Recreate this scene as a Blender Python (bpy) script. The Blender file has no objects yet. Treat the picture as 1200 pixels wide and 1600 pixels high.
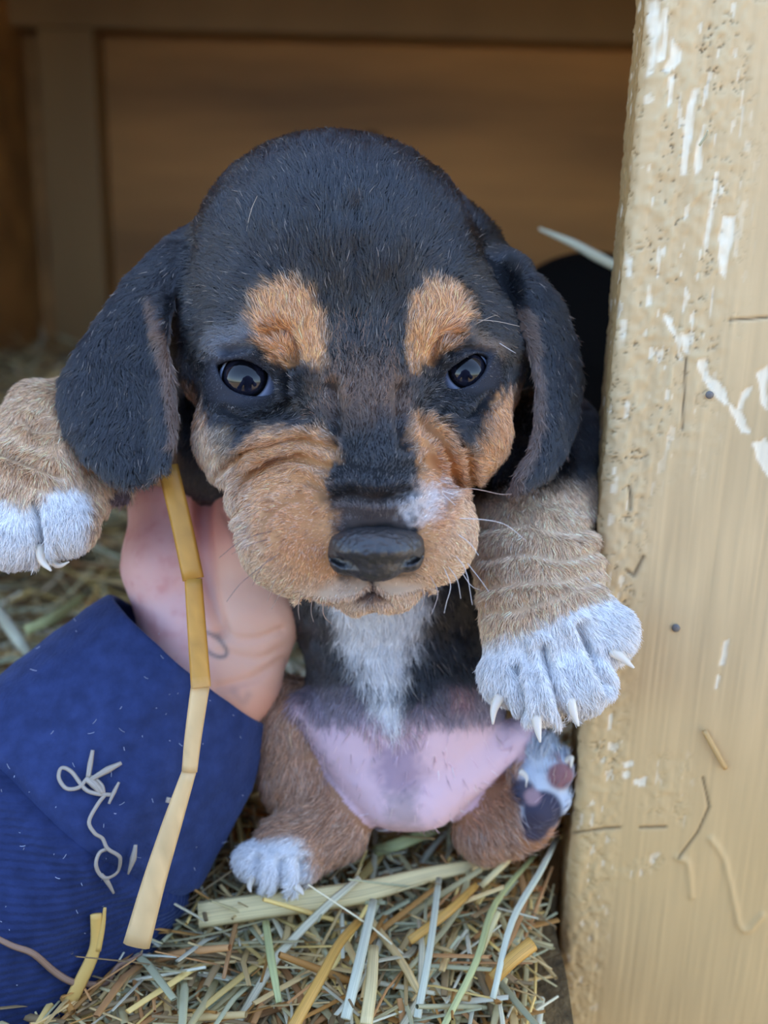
import bpy, math, random
import numpy as np
from mathutils import Vector, Matrix

random.seed(7)
rng = np.random.default_rng(11)
SC = bpy.context.scene
COL = SC.collection

# ------------------------------------------------------------------ camera
FPX = 1500.0                      # focal length in pixels of the 1200x1600 frame
CAM_POS = np.array([0.0, 0.0, 0.20])
PITCH, ROLL = math.radians(15.6), math.radians(1.6)
FOCUS = 0.236
cd = bpy.data.cameras.new('camera')
cam = bpy.data.objects.new('camera', cd)
COL.objects.link(cam)
MW = Matrix.Translation(Vector(CAM_POS)) @ Matrix.Rotation(math.pi / 2 - PITCH, 4, 'X') @ Matrix.Rotation(ROLL, 4, 'Z')
cam.matrix_world = MW
cd.sensor_fit = 'VERTICAL'
cd.sensor_height = 36.0
cd.lens = FPX / 1600.0 * 36.0
cd.clip_start, cd.clip_end = 0.01, 100
cd.dof.use_dof = True
cd.dof.focus_distance = FOCUS
cd.dof.aperture_fstop = cd.lens / 4.0
SC.camera = cam

# ------------------------------------------------------------------ sky, sun, exposure
world = bpy.data.worlds.new('world')
SC.world = world
world.use_nodes = True
wn = world.node_tree.nodes
wl = world.node_tree.links
sky = wn.new('ShaderNodeTexSky')
sky.sky_type = 'NISHITA'
sky.sun_disc = False
sky.sun_elevation = math.radians(48)
sky.sun_rotation = math.radians(20)
sky.air_density = 1.0
sky.dust_density = 2.0
wl.new(sky.outputs[0], wn['Background'].inputs[0])
wn['Background'].inputs[1].default_value = 0.36
sl = bpy.data.lights.new('sun', 'SUN')
sl.energy = 2.2
sl.angle = math.radians(1.0)
sl.color = (1.0, 0.93, 0.80)
sun = bpy.data.objects.new('sun', sl)
COL.objects.link(sun)
sun.rotation_euler = (math.radians(-42), 0, math.radians(-20))   # high behind the kennel
SC.view_settings.view_transform = 'Standard'
SC.view_settings.look = 'None'
SC.view_settings.gamma = 1.0
SC.view_settings.use_curve_mapping = False
SC.view_settings.exposure = 1.25

# ------------------------------------------------------------------ frames of reference
S = 0.24 / FPX                    # metres per unit of the animal's modelling frame
Rv = np.array([MW[i][0] for i in range(3)])
Uv = np.array([MW[i][1] for i in range(3)])
Fv = -np.array([MW[i][2] for i in range(3)])


def loc(px, py, z):
    """modelling frame (x right, y down, z towards the viewer) of a spot seen at px, py and z units nearer than 0.24 m"""
    k = 1 - z / FPX
    return np.array([(px - 600) * k, (py - 800) * k, z], float)


def to_world(L):
    L = np.asarray(L, float)
    return CAM_POS + S * (L[..., 0:1] * Rv - L[..., 1:2] * Uv + (FPX - L[..., 2:3]) * Fv)


def wpt(px, py, z):
    return to_world(loc(px, py, z))


def to_loc(W):
    c = (np.asarray(W, float) - CAM_POS) / S
    return np.stack([c @ Rv, -(c @ Uv), FPX - c @ Fv], -1)


def proj(L):
    k = 1 - L[..., 2] / FPX
    return 600 + L[..., 0] / k, 800 + L[..., 1] / k


def ray_at_height(px, py, h):
    """world point where the line of sight through px, py meets height h"""
    d = Fv + (px - 600) / FPX * Rv - (py - 800) / FPX * Uv
    return CAM_POS + d * ((h - CAM_POS[2]) / d[2])


def lin(r, g, b):
    def f(c):
        c /= 255.0
        return c / 12.92 if c <= 0.04045 else ((c + 0.055) / 1.055) ** 2.4
    return np.array([f(r), f(g), f(b)])


# ------------------------------------------------------------------ objects
def put(name, data, parent=None):
    o = bpy.data.objects.new(name, data)
    COL.objects.link(o)
    if parent is not None:
        o.parent = parent
    return o


def tag(o, label=None, cat=None, group=None, kind=None):
    if label: o['label'] = label
    if cat: o['category'] = cat
    if group: o['group'] = group
    if kind: o['kind'] = kind
    return o


def thing(name, at, label, cat, group=None):
    o = put(name, None)
    o.location = at
    o.empty_display_size = 0.01
    return tag(o, label, cat, group)


def origin_of(o):
    v = Vector((0, 0, 0))
    while o is not None:
        v += o.location
        o = o.parent
    return np.array(v)


def mesh_data(name, V, F, mat=None, col=None, smooth=True):
    me = bpy.data.meshes.new(name)
    V = np.asarray(V, np.float32)
    if isinstance(F, np.ndarray):
        n, m = F.shape
        me.vertices.add(len(V))
        me.vertices.foreach_set('co', V.ravel())
        me.loops.add(n * m)
        me.loops.foreach_set('vertex_index', F.astype(np.int32).ravel())
        me.polygons.add(n)
        me.polygons.foreach_set('loop_start', np.arange(0, n * m, m, dtype=np.int32))
        me.polygons.foreach_set('loop_total', np.full(n, m, np.int32))
        me.update(calc_edges=True)
        me.validate()
    else:
        me.from_pydata([tuple(map(float, v)) for v in V], [], F)
    if smooth:
        me.polygons.foreach_set('use_smooth', np.ones(len(me.polygons), bool))
    if col is not None:
        a = me.color_attributes.new('tint', 'FLOAT_COLOR', 'POINT')
        c = np.ones((len(V), 4), np.float32)
        c[:, :3] = col
        a.data.foreach_set('color', c.ravel())
    if mat is not None:
        me.materials.append(mat)
    return me


def mesh_obj(name, W, F, mat, parent=None, col=None, smooth=True, at=None):
    """one mesh object from world-space vertices"""
    base = origin_of(parent) if parent is not None else np.zeros(3)
    here = np.array(at) if at is not None else base
    me = mesh_data(name, np.asarray(W) - here, F, mat, col, smooth)
    o = put(name, me, parent)
    o.location = here - base
    return o


# ------------------------------------------------------------------ materials
def material(name, color=(0.5, 0.5, 0.5), rough=0.6, spec=0.5, attr=None, coat=0, sheen=0, bump=None, sss=0, var=None, jitter=None):
    m = bpy.data.materials.new(name)
    m.use_nodes = True
    nt = m.node_tree
    b = nt.nodes['Principled BSDF']
    b.inputs['Base Color'].default_value = (*color, 1)
    b.inputs['Roughness'].default_value = rough
    b.inputs['Specular IOR Level'].default_value = spec
    b.inputs['Coat Weight'].default_value = coat
    b.inputs['Coat Roughness'].default_value = 0.05
    if sheen:
        b.inputs['Sheen Weight'].default_value = sheen
        b.inputs['Sheen Roughness'].default_value = 0.4
    if sss:
        b.inputs['Subsurface Weight'].default_value = sss
        b.inputs['Subsurface Radius'].default_value = (1.0, 0.35, 0.2)
        b.inputs['Subsurface Scale'].default_value = 0.003
    src = None
    if attr:
        a = nt.nodes.new('ShaderNodeAttribute')
        a.attribute_name = attr
        src = a.outputs['Color']
    if var:                                     # (scale vector, amount, detail): brightness variation in object space
        tc = nt.nodes.new('ShaderNodeTexCoord')
        mp = nt.nodes.new('ShaderNodeMapping')
        mp.inputs['Scale'].default_value = var[0]
        nz = nt.nodes.new('ShaderNodeTexNoise')
        nz.inputs['Scale'].default_value = 1.0
        nz.inputs['Detail'].default_value = var[2]
        nt.links.new(tc.outputs['Object'], mp.inputs[0])
        nt.links.new(mp.outputs[0], nz.inputs['Vector'])
        mr = nt.nodes.new('ShaderNodeMapRange')
        mr.inputs[1].default_value = 0.3
        mr.inputs[2].default_value = 0.7
        mr.inputs[3].default_value = 1 - var[1]
        mr.inputs[4].default_value = 1 + var[1]
        nt.links.new(nz.outputs[0], mr.inputs[0])
        mx = nt.nodes.new('ShaderNodeMix')
        mx.data_type = 'RGBA'
        mx.blend_type = 'MULTIPLY'
        mx.inputs[0].default_value = 1
        if src is not None:
            nt.links.new(src, mx.inputs[6])
        else:
            mx.inputs[6].default_value = (*color, 1)
        nt.links.new(mr.outputs[0], mx.inputs[7])
        src = mx.outputs[2]
    if jitter:                                  # brightness differs from object to object
        oi = nt.nodes.new('ShaderNodeObjectInfo')
        mr = nt.nodes.new('ShaderNodeMapRange')
        mr.inputs[3].default_value = 1 - jitter
        mr.inputs[4].default_value = 1 + jitter
        nt.links.new(oi.outputs['Random'], mr.inputs[0])
        mx = nt.nodes.new('ShaderNodeMix')
        mx.data_type = 'RGBA'
        mx.blend_type = 'MULTIPLY'
        mx.inputs[0].default_value = 1
        if src is not None:
            nt.links.new(src, mx.inputs[6])
        else:
            mx.inputs[6].default_value = (*color, 1)
        nt.links.new(mr.outputs[0], mx.inputs[7])
        src = mx.outputs[2]
    if src is not None:
        nt.links.new(src, b.inputs['Base Color'])
    if bump:                                    # (scale vector, strength, distance)
        tc = nt.nodes.new('ShaderNodeTexCoord')
        mp = nt.nodes.new('ShaderNodeMapping')
        mp.inputs['Scale'].default_value = bump[0]
        nz = nt.nodes.new('ShaderNodeTexNoise')
        nz.inputs['Scale'].default_value = 1.0
        nz.inputs['Detail'].default_value = 4
        bp = nt.nodes.new('ShaderNodeBump')
        bp.inputs['Strength'].default_value = bump[1]
        bp.inputs['Distance'].default_value = bump[2]
        nt.links.new(tc.outputs['Object'], mp.inputs[0])
        nt.links.new(mp.outputs[0], nz.inputs['Vector'])
        nt.links.new(nz.outputs[0], bp.inputs['Height'])
        nt.links.new(bp.outputs[0], b.inputs['Normal'])
    return m


# ------------------------------------------------------------------ numeric helpers
def hash3(i, j, k):
    h = (i.astype(np.int64) * 73856093) ^ (j.astype(np.int64) * 19349663) ^ (k.astype(np.int64) * 83492791)
    h = (h ^ (h >> 13)) * 1274126177
    return ((h ^ (h >> 16)) & 0xFFFF) / 65535.0


def vnoise(P):
    """smooth value noise in 0..1 at points P (n,3)"""
    P = np.asarray(P, float)
    I = np.floor(P).astype(np.int64)
    f = P - I
    f = f * f * (3 - 2 * f)
    r = np.zeros(len(P))
    for a in (0, 1):
        for b in (0, 1):
            for c in (0, 1):
                w = (f[:, 0] if a else 1 - f[:, 0]) * (f[:, 1] if b else 1 - f[:, 1]) * (f[:, 2] if c else 1 - f[:, 2])
                r += w * hash3(I[:, 0] + a, I[:, 1] + b, I[:, 2] + c)
    return r


def fbm(P, o=3):
    r, a, t = 0, 1.0, 0
    for i in range(o):
        r = r + a * vnoise(P * 2 ** i + 17.3 * i)
        t += a
        a *= 0.5
    return r / t


def poly_sd(px, py, poly):
    """signed distance (negative inside) to a polygon"""
    p = np.asarray(poly, float)
    n = len(p)
    d = np.full(np.shape(px), 1e9)
    s = np.ones(np.shape(px))
    for i in range(n):
        a, b = p[i], p[i - 1]
        ex, ey = b - a
        wx, wy = px - a[0], py - a[1]
        t = np.clip((wx * ex + wy * ey) / max(ex * ex + ey * ey, 1e-9), 0, 1)
        d = np.minimum(d, (wx - ex * t) ** 2 + (wy - ey * t) ** 2)
        c1, c2, c3 = py >= a[1], py < b[1], ex * wy > ey * wx
        s = np.where((c1 & c2 & c3) | (~c1 & ~c2 & ~c3), -s, s)
    return s * np.sqrt(d)


def line_d(px, py, pts):
    d = np.full(np.shape(px), 1e9)
    for a, b in zip(pts[:-1], pts[1:]):
        ex, ey = b[0] - a[0], b[1] - a[1]
        wx, wy = px - a[0], py - a[1]
        t = np.clip((wx * ex + wy * ey) / max(ex * ex + ey * ey, 1e-9), 0, 1)
        d = np.minimum(d, np.hypot(wx - ex * t, wy - ey * t))
    return d


def sstep(x, a, b):
    t = np.clip((x - a) / (b - a), 0, 1)
    return t * t * (3 - 2 * t)


# ------------------------------------------------------------------ sculpting in a distance field
class Field:
    def __init__(s, lo, hi, h):
        s.lo, s.h = np.array(lo, float), float(h)
        n = np.ceil((np.array(hi) - s.lo) / h).astype(int) + 1
        s.a = np.full(n, 500.0, np.float32)
        s.id = np.zeros(n, np.uint8)

    def block(s, lo, hi):
        i0 = np.maximum(np.floor((np.array(lo) - s.lo) / s.h).astype(int), 0)
        i1 = np.minimum(np.ceil((np.array(hi) - s.lo) / s.h).astype(int) + 1, s.a.shape)
        sl = tuple(slice(a, max(a, b)) for a, b in zip(i0, i1))
        ax = [(s.lo[q] + s.h * np.arange(i0[q], max(i0[q], i1[q]))).astype(np.float32) for q in range(3)]
        return sl, ax[0][:, None, None], ax[1][None, :, None], ax[2][None, None, :]

    def add(s, fn, lo, hi, k=0, part=0):
        m = k + 3 * s.h
        sl, X, Y, Z = s.block(np.array(lo) - m, np.array(hi) + m)
        d = fn(X, Y, Z).astype(np.float32)
        a = s.a[sl]
        s.id[sl][d < a] = part
        r = np.minimum(a, d)
        if k > 0:
            h = np.maximum(k - np.abs(a - d), 0)
            r = r - h * h / (4 * k)
        s.a[sl] = r

    def cut(s, fn, lo, hi, k=0):
        m = k + 3 * s.h
        sl, X, Y, Z = s.block(np.array(lo) - m, np.array(hi) + m)
        d = -fn(X, Y, Z).astype(np.float32)
        a = s.a[sl]
        r = np.maximum(a, d)
        if k > 0:
            h = np.maximum(k - np.abs(a - d), 0)
            r = r + h * h / (4 * k)
        s.a[sl] = r

    # primitives given by picture spot, depth z and radii
    def ell(s, px, py, z, rx, ry, rz, k=0, part=0, rot=0, op='add'):
        c = loc(px, py, z)
        q = 1 - z / FPX
        r = np.array([rx * q, ry * q, rz], float)
        ca, sa = math.cos(math.radians(rot)), math.sin(math.radians(rot))

        def fn(X, Y, Z):
            x, y, zz = X - c[0], Y - c[1], Z - c[2]
            u, v = x * ca + y * sa, -x * sa + y * ca
            k0 = np.sqrt((u / r[0]) ** 2 + (v / r[1]) ** 2 + (zz / r[2]) ** 2)
            k1 = np.sqrt((u / r[0] ** 2) ** 2 + (v / r[1] ** 2) ** 2 + (zz / r[2] ** 2) ** 2)
            return k0 * (k0 - 1) / np.maximum(k1, 1e-6)
        e = np.array([max(r[0], r[1])] * 2 + [r[2]])
        if op == 'add':
            s.add(fn, c - e, c + e, k, part)
        else:
            s.cut(fn, c - e, c + e, k)

    def cone(s, a, ra, b, rb, k=0, part=0, op='add'):
        A, B = loc(*a), loc(*b)
        ra, rb = ra * (1 - a[2] / FPX), rb * (1 - b[2] / FPX)
        E = B - A
        L2 = max(float(E @ E), 1e-6)

        def fn(X, Y, Z):
            x, y, z = X - A[0], Y - A[1], Z - A[2]
            t = np.clip((x * E[0] + y * E[1] + z * E[2]) / L2, 0, 1)
            return np.sqrt((x - E[0] * t) ** 2 + (y - E[1] * t) ** 2 + (z - E[2] * t) ** 2) - (ra + (rb - ra) * t)
        m = max(ra, rb)
        lo, hi = np.minimum(A, B) - m, np.maximum(A, B) + m
        if op == 'add':
            s.add(fn, lo, hi, k, part)
        else:
            s.cut(fn, lo, hi, k)

    def chain(s, pts, k=20, part=0, k0=None):
        """pts: (px,py,z,r) joints of a limb"""
        for i, (a, b) in enumerate(zip(pts[:-1], pts[1:])):
            s.cone(a[:3], a[3], b[:3], b[3], k if (i or k0 is None) else k0, part)

    def leaf(s, poly, zmid, thick, k=0, part=0, rim=40, zr=(-300, 50)):
        """a flap with the outline poly, its middle surface zmid(px,py) and half thickness thick"""
        p = np.array(poly, float)
        cs = [loc(x, y, z) for x, y in ((p[:, 0].min(), p[:, 1].min()), (p[:, 0].max(), p[:, 1].max())) for z in zr]
        lo, hi = np.min(cs, 0), np.max(cs, 0)

        def fn(X, Y, Z):
            q = 1 - Z / FPX
            px, py = 600 + X / q, 800 + Y / q
            d = poly_sd(px, py, poly)
            t = thick * np.sqrt(np.clip(-d / rim, 0, 1) * (2 - np.clip(-d / rim, 0, 1)))
            flat = (np.abs(Z - zmid(px, py)) - t) * 0.7
            return np.where(d > 0, np.hypot(d, np.maximum(flat, 0)), flat)
        s.add(fn, lo, hi, k, part)

    def mesh(s):
        a, h = s.a, s.h
        ins = a < 0
        n = np.array(a.shape) - 1
        cnt = np.zeros(n, np.int8)
        offs = [(i, j, k) for i in (0, 1) for j in (0, 1) for k in (0, 1)]
        for o in offs:
            cnt += ins[o[0]:n[0] + o[0], o[1]:n[1] + o[1], o[2]:n[2] + o[2]]
        act = (cnt > 0) & (cnt < 8)
        C = np.argwhere(act)
        idx = np.full(n, -1, np.int32)
        idx[act] = np.arange(len(C))
        Vs, Wt = np.zeros((len(C), 3)), np.zeros(len(C))
        for o in offs:
            for q in range(3):
                if o[q] == 0:
                    p = list(o); p[q] = 1
                    v0 = a[C[:, 0] + o[0], C[:, 1] + o[1], C[:, 2] + o[2]]
                    v1 = a[C[:, 0] + p[0], C[:, 1] + p[1], C[:, 2] + p[2]]
                    m = (v0 < 0) != (v1 < 0)
                    t = v0[m] / (v0[m] - v1[m])
                    pos = np.tile(np.array(o, float), (m.sum(), 1))
                    pos[:, q] += t
                    Vs[m] += pos
                    Wt[m] += 1
        Vs /= Wt[:, None]
        ids = s.id[C[:, 0], C[:, 1], C[:, 2]]
        Vs = s.lo + h * (C + Vs)
        Fs = []
        for q in range(3):
            u, w = [(1, 2), (2, 0), (0, 1)][q]
            A0 = [slice(1, -1)] * 3; A1 = [slice(1, -1)] * 3
            A0[q] = slice(0, -1); A1[q] = slice(1, None)
            x0, x1 = ins[tuple(A0)], ins[tuple(A1)]
            for flip, m in ((False, x0 & ~x1), (True, ~x0 & x1)):
                E = np.argwhere(m)
                if not len(E): continue
                E = E + np.array([0 if r == q else 1 for r in range(3)])
                def g(du, dw):
                    D = E.copy(); D[:, u] -= du; D[:, w] -= dw
                    return idx[D[:, 0], D[:, 1], D[:, 2]]
                Q = np.stack([g(0, 0), g(1, 0), g(1, 1), g(0, 1)], 1)
                Fs.append(Q if flip else Q[:, ::-1])     # y points down here: a left-handed frame
        F = np.concatenate(Fs)
        F = F[(F >= 0).all(1)]
        return Vs, F, ids


def smooth_mesh(V, F, n=2, lam=0.5):
    E = np.concatenate([F[:, [0, 1]], F[:, [1, 2]], F[:, [2, 3]], F[:, [3, 0]]])
    E = np.concatenate([E, E[:, ::-1]])
    deg = np.bincount(E[:, 0], minlength=len(V))[:, None]
    for _ in range(n):
        A = np.stack([np.bincount(E[:, 0], V[E[:, 1], q], minlength=len(V)) for q in range(3)], 1) / np.maximum(deg, 1)
        V = V + lam * (A - V)
    return V


def vert_normals(V, F):
    """outward normals in the modelling frame (left-handed, so the cross product is turned)"""
    d1, d2 = V[F[:, 2]] - V[F[:, 0]], V[F[:, 3]] - V[F[:, 1]]
    fn = -np.cross(d1, d2)
    N = np.zeros_like(V)
    for c in range(4):
        for q in range(3):
            N[:, q] += np.bincount(F[:, c], fn[:, q], minlength=len(V))
    return N / np.maximum(np.linalg.norm(N, axis=1, keepdims=True), 1e-9)


def grain_attr(me, n, sides):
    """coordinates round and along a stalk, for fibres that run along it"""
    a = me.attributes.new('grain', 'FLOAT_VECTOR', 'POINT')
    g = np.zeros((len(me.vertices), 3), np.float32)
    i = np.arange(len(g))
    w = 2 * math.pi * (i % sides) / sides
    g[:, 0], g[:, 1], g[:, 2] = np.cos(w), np.sin(w), (i // sides) / max(n - 1, 1)
    a.data.foreach_set('vector', g.ravel())


def tube(pts, rad, sides=6, flat=1.0, side=None):
    """swept tube along world points; rad one number or one per point; flat squashes the second axis"""
    P = np.asarray(pts, float)
    n = len(P)
    r = np.broadcast_to(np.asarray(rad, float), (n,))
    T = np.gradient(P, axis=0)
    T /= np.maximum(np.linalg.norm(T, axis=1, keepdims=True), 1e-12)
    up = np.array(side if side is not None else (0.13, -0.9, 0.41), float)
    V = []
    for i in range(n):
        a = up - T[i] * (up @ T[i]); a /= max(np.linalg.norm(a), 1e-9)
        b = np.cross(T[i], a)
        up = a
        for s_ in range(sides):
            w = 2 * math.pi * s_ / sides
            V.append(P[i] + r[i] * (math.cos(w) * b + flat * math.sin(w) * a))
    F = []
    for i in range(n - 1):
        for s_ in range(sides):
            t = (s_ + 1) % sides
            F.append((i * sides + s_, i * sides + t, (i + 1) * sides + t, (i + 1) * sides + s_))
    F.append(tuple(reversed(range(sides))))
    F.append(tuple((n - 1) * sides + q for q in range(sides)))
    return np.array(V), F


def spline(pts, m=6):
    """Catmull-Rom through the points"""
    P = np.asarray(pts, float)
    P = np.vstack([2 * P[0] - P[1], P, 2 * P[-1] - P[-2]])
    out = []
    for i in range(1, len(P) - 2):
        for t in np.linspace(0, 1, m, endpoint=False):
            a, b, c, d = P[i - 1:i + 3]
            out.append(0.5 * (2 * b + (c - a) * t + (2 * a - 5 * b + 4 * c - d) * t * t + (3 * b - a - 3 * c + d) * t ** 3))
    out.append(P[-2])
    return np.array(out)


def box_vf(lo, hi):
    (x0, y0, z0), (x1, y1, z1) = lo, hi
    V = [(x, y, z) for x in (x0, x1) for y in (y0, y1) for z in (z0, z1)]
    F = [(0, 1, 3, 2), (4, 6, 7, 5), (0, 4, 5, 1), (2, 3, 7, 6), (0, 2, 6, 4), (1, 5, 7, 3)]
    return np.array(V, float), F
# ------------------------------------------------------------------ the kennel and the yard
m_inside = material('plain_plywood', (0.44, 0.22, 0.065), rough=0.6, var=((1.6, 9, 11), 0.55, 5))
m_floor = material('floor_boards', lin(120, 95, 60), rough=0.8)
m_frame = material('painted_frame', lin(150, 118, 72), rough=0.6, var=((8, 8, 3), 0.15, 3))
m_yard = material('yard_earth', lin(176, 152, 118), rough=0.95, var=((3, 3, 3), 0.2, 4))


def slab(name, lo, hi, mat, kind='structure'):
    V, F = box_vf(lo, hi)
    return tag(mesh_obj(name, V, F, mat, smooth=False), kind=kind)


BACK = 0.97
slab('ground', (-6, -8, -0.30), (6, 4, -0.16), m_yard)
slab('wall_back', (-0.36, BACK, -0.16), (0.34, BACK + 0.015, 0.47), m_inside)
slab('wall_left', (-0.375, 0.24, -0.16), (-0.345, BACK + 0.015, 0.47), m_inside)
slab('wall_right', (0.30, 0.27, -0.16), (0.33, BACK + 0.015, 0.47), m_inside)
slab('ceiling', (-0.40, 0.30, 0.45), (0.36, BACK + 0.03, 0.475), m_inside)
# floor of the kennel: a deck of boards that stops short of the post
for i, (x0, x1, y0) in enumerate(((-0.40, -0.262, 0.10), (-0.26, -0.122, 0.10), (-0.12, 0.018, 0.10), (0.02, 0.0568, 0.10), (0.0585, 0.17, 0.305), (0.172, 0.32, 0.30))):
    if i == 0:
        V, F = box_vf((x0, y0, -0.03), (x1, BACK, -0.008))
        floor = tag(mesh_obj('floor', V, F, m_floor, smooth=False), kind='structure')
    else:
        V, F = box_vf((x0, y0, -0.03), (x1, BACK, -0.008 - 0.0008 * (i % 2)))
        mesh_obj('plank', V, F, m_floor, floor, smooth=False)
# painted framing on the back wall
for nm, lo, hi in (('trim_1', (-0.345, BACK - 0.035, 0.378), (0.30, BACK, 0.45)), ('trim_2', (-0.322, BACK - 0.03, -0.008), (-0.272, BACK, 0.378)), ('trim_3', (0.222, BACK - 0.03, -0.008), (0.27, BACK, 0.378))):
    slab(nm, lo, hi, m_frame)
# ------------------------------------------------------------------ the puppy
HEAD, EAR, TORSO, FORELEG, HINDLEG = 1, 2, 3, 4, 5
pf = Field((-800, -680, -620), (500, 760, 230), 4.0)
# trunk
pf.ell(590, 880, -330, 150, 200, 150, 0, TORSO)
pf.ell(632, 1100, -330, 152, 175, 150, 60, TORSO)
pf.ell(640, 1215, -305, 92, 78, 85, 50, TORSO)
pf.ell(640, 1050, -450, 150, 190, 130, 60, TORSO)
pf.cone((585, 700, -290), 130, (600, 860, -330), 140, 60, TORSO)
# groin folds
pf.cone((615, 1245, -255), 46, (482, 1105, -275), 26, 26, TORSO)
pf.cone((665, 1245, -255), 46, (822, 1142, -290), 26, 26, TORSO)
# hind legs
pf.ell(462, 1165, -335, 62, 115, 75, 24, HINDLEG, -12)
pf.chain([(470, 1225, -320, 55), (520, 1285, -300, 55), (455, 1325, -250, 55)], 20, HINDLEG, 30)
for x, y, z, r in ((392, 1345, -225, 27), (420, 1362, -205, 29), (452, 1366, -205, 29), (478, 1352, -220, 26)):
    pf.cone((440, 1325, -240), 34, (x, y, z), r, 8, HINDLEG)
pf.ell(790, 1240, -350, 70, 80, 70, 24, HINDLEG)
pf.chain([(765, 1290, -330, 56), (815, 1275, -300, 50), (845, 1215, -290, 46)], 18, HINDLEG, 30)
for x, y, z, r in ((818, 1222, -262, 24), (850, 1180, -265, 27), (872, 1205, -250, 26), (838, 1262, -250, 30), (868, 1248, -262, 24)):
    pf.ell(x, y, z, r, r * 1.15, r, 8, HINDLEG)
# fore leg on the picture's right, reaching to the post
pf.chain([(850, 700, -300, 92), (840, 790, -225, 86), (838, 880, -140, 88), (850, 960, -85, 94)], 30, FORELEG, 50)
pf.ell(865, 985, -62, 108, 78, 60, 30, FORELEG, 8)
for x, y, z, r in ((790, 1050, -48, 40), (846, 1072, -22, 48), (908, 1058, -22, 46), (950, 985, -40, 43)):
    pf.cone((x * 0.62 + 866 * 0.38, y * 0.55 + 960 * 0.45, -62), 46, (x, y, z), r, 24, FORELEG)
    pf.ell(x, y + 8, z + 4, r * 0.98, r * 1.08, r, 12, FORELEG)
for y, d in ((800, 7), (845, 8), (890, 9), (928, 10)):       # loose skin in rolls
    pf.ell(840, y, -215 + (y - 790) * 0.85, 89, 20, 86, 22, FORELEG, 7)
# fore leg on the picture's left, hanging out past the ear
pf.chain([(330, 700, -330, 90), (190, 650, -250, 84), (85, 690, -165, 84), (62, 760, -110, 88)], 30, FORELEG, 50)
pf.ell(52, 640, -170, 30, 40, 40, 24, FORELEG)
pf.ell(50, 800, -90, 104, 62, 60, 30, FORELEG, 6)
for x, y, z, r in ((-48, 815, -85, 42), (22, 840, -55, 48), (102, 822, -60, 47)):
    pf.cone((x * 0.6 + 60 * 0.4, 780, -95), 46, (x, y, z), r, 22, FORELEG)
pf.ell(150, 775, -110, 26, 34, 36, 16, FORELEG)
pf.ell(186, 770, -130, 20, 22, 22, 6, FORELEG)               # wrist pad
# head
pf.ell(524, 424, -160, 226, 208, 200, 40, HEAD)
pf.ell(553, 545, -125, 268, 170, 150, 60, HEAD)
pf.ell(402, 684, -95, 98, 88, 100, 50, HEAD)
pf.ell(710, 672, -95, 88, 90, 100, 50, HEAD)
pf.ell(396, 784, -50, 36, 62, 60, 30, HEAD, -25)
pf.cone((562, 610, -20), 88, (586, 770, 75), 80, 60, HEAD)
pf.ell(560, 820, 15, 178, 118, 100, 50, HEAD)
pf.ell(472, 850, 62, 98, 84, 74, 34, HEAD)
pf.ell(664, 838, 68, 80, 80, 70, 34, HEAD)
pf.ell(585, 840, 95, 80, 60, 60, 30, HEAD)
pf.ell(577, 922, 62, 84, 34, 60, 22, HEAD)
pf.ell(578, 762, 92, 66, 26, 50, 22, HEAD)                   # fold above the nose
pf.ell(330, 505, -160, 54, 120, 90, 40, HEAD, 6)
pf.ell(290, 418, -165, 58, 50, 55, 40, EAR, -45)
pf.ell(780, 442, -165, 50, 54, 50, 40, EAR, 45)
pf.ell(728, 376, -185, 44, 60, 50, 40, HEAD, -45)
pf.ell(770, 540, -190, 50, 120, 80, 40, HEAD)
# brows
pf.ell(452, 512, -8, 62, 62, 42, 30, HEAD, -30)
pf.ell(682, 508, -12, 52, 60, 42, 30, HEAD, 25)
pf.ell(450, 690, 10, 84, 28, 56, 30, HEAD, -14)              # cheek folds beside the bridge
pf.ell(690, 690, 8, 44, 40, 56, 30, HEAD, 25)
# ears
EAR_L = [(268, 372), (238, 392), (198, 432), (155, 492), (118, 550), (96, 592), (88, 628), (100, 672), (128, 716), (160, 746), (198, 762), (232, 756), (262, 730), (276, 690), (277, 640), (272, 590), (264, 545), (264, 505), (274, 462), (310, 440), (330, 395)]
EAR_R = [(752, 392), (806, 402), (842, 430), (876, 468), (900, 528), (911, 590), (904, 650), (888, 705), (862, 742), (832, 762), (803, 774), (794, 768), (806, 740), (826, 706), (836, 660), (836, 600), (826, 550), (812, 505), (800, 470), (770, 430)]


def ear_l(px, py):
    return -95 + 0.17 * (py - 400) - 0.0011 * (px - 205) ** 2 + 38 * sstep(px, 225, 268) * sstep(py, 420, 520)


def ear_r(px, py):
    return -85 + 0.06 * (py - 400) - 0.0085 * np.maximum(px - 822, 0) ** 2 - 30 * sstep(px, 815, 770)


pf.leaf(EAR_L, ear_l, 19, 14, EAR, 46, (-260, 60))
pf.leaf(EAR_R, ear_r, 17, 12, EAR, 34, (-320, 30))


def field_z(px, py, z0=225, z1=-400):
    """depth of the first surface met along the line of sight"""
    zs = np.arange(z0, z1, -2.0)
    L = np.array([loc(px, py, z) for z in zs])
    I = np.clip(np.round((L - pf.lo) / pf.h).astype(int), 0, np.array(pf.a.shape) - 1)
    v = pf.a[I[:, 0], I[:, 1], I[:, 2]]
    m = np.nonzero(v < 0)[0]
    return zs[m[0]] if len(m) else None


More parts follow.
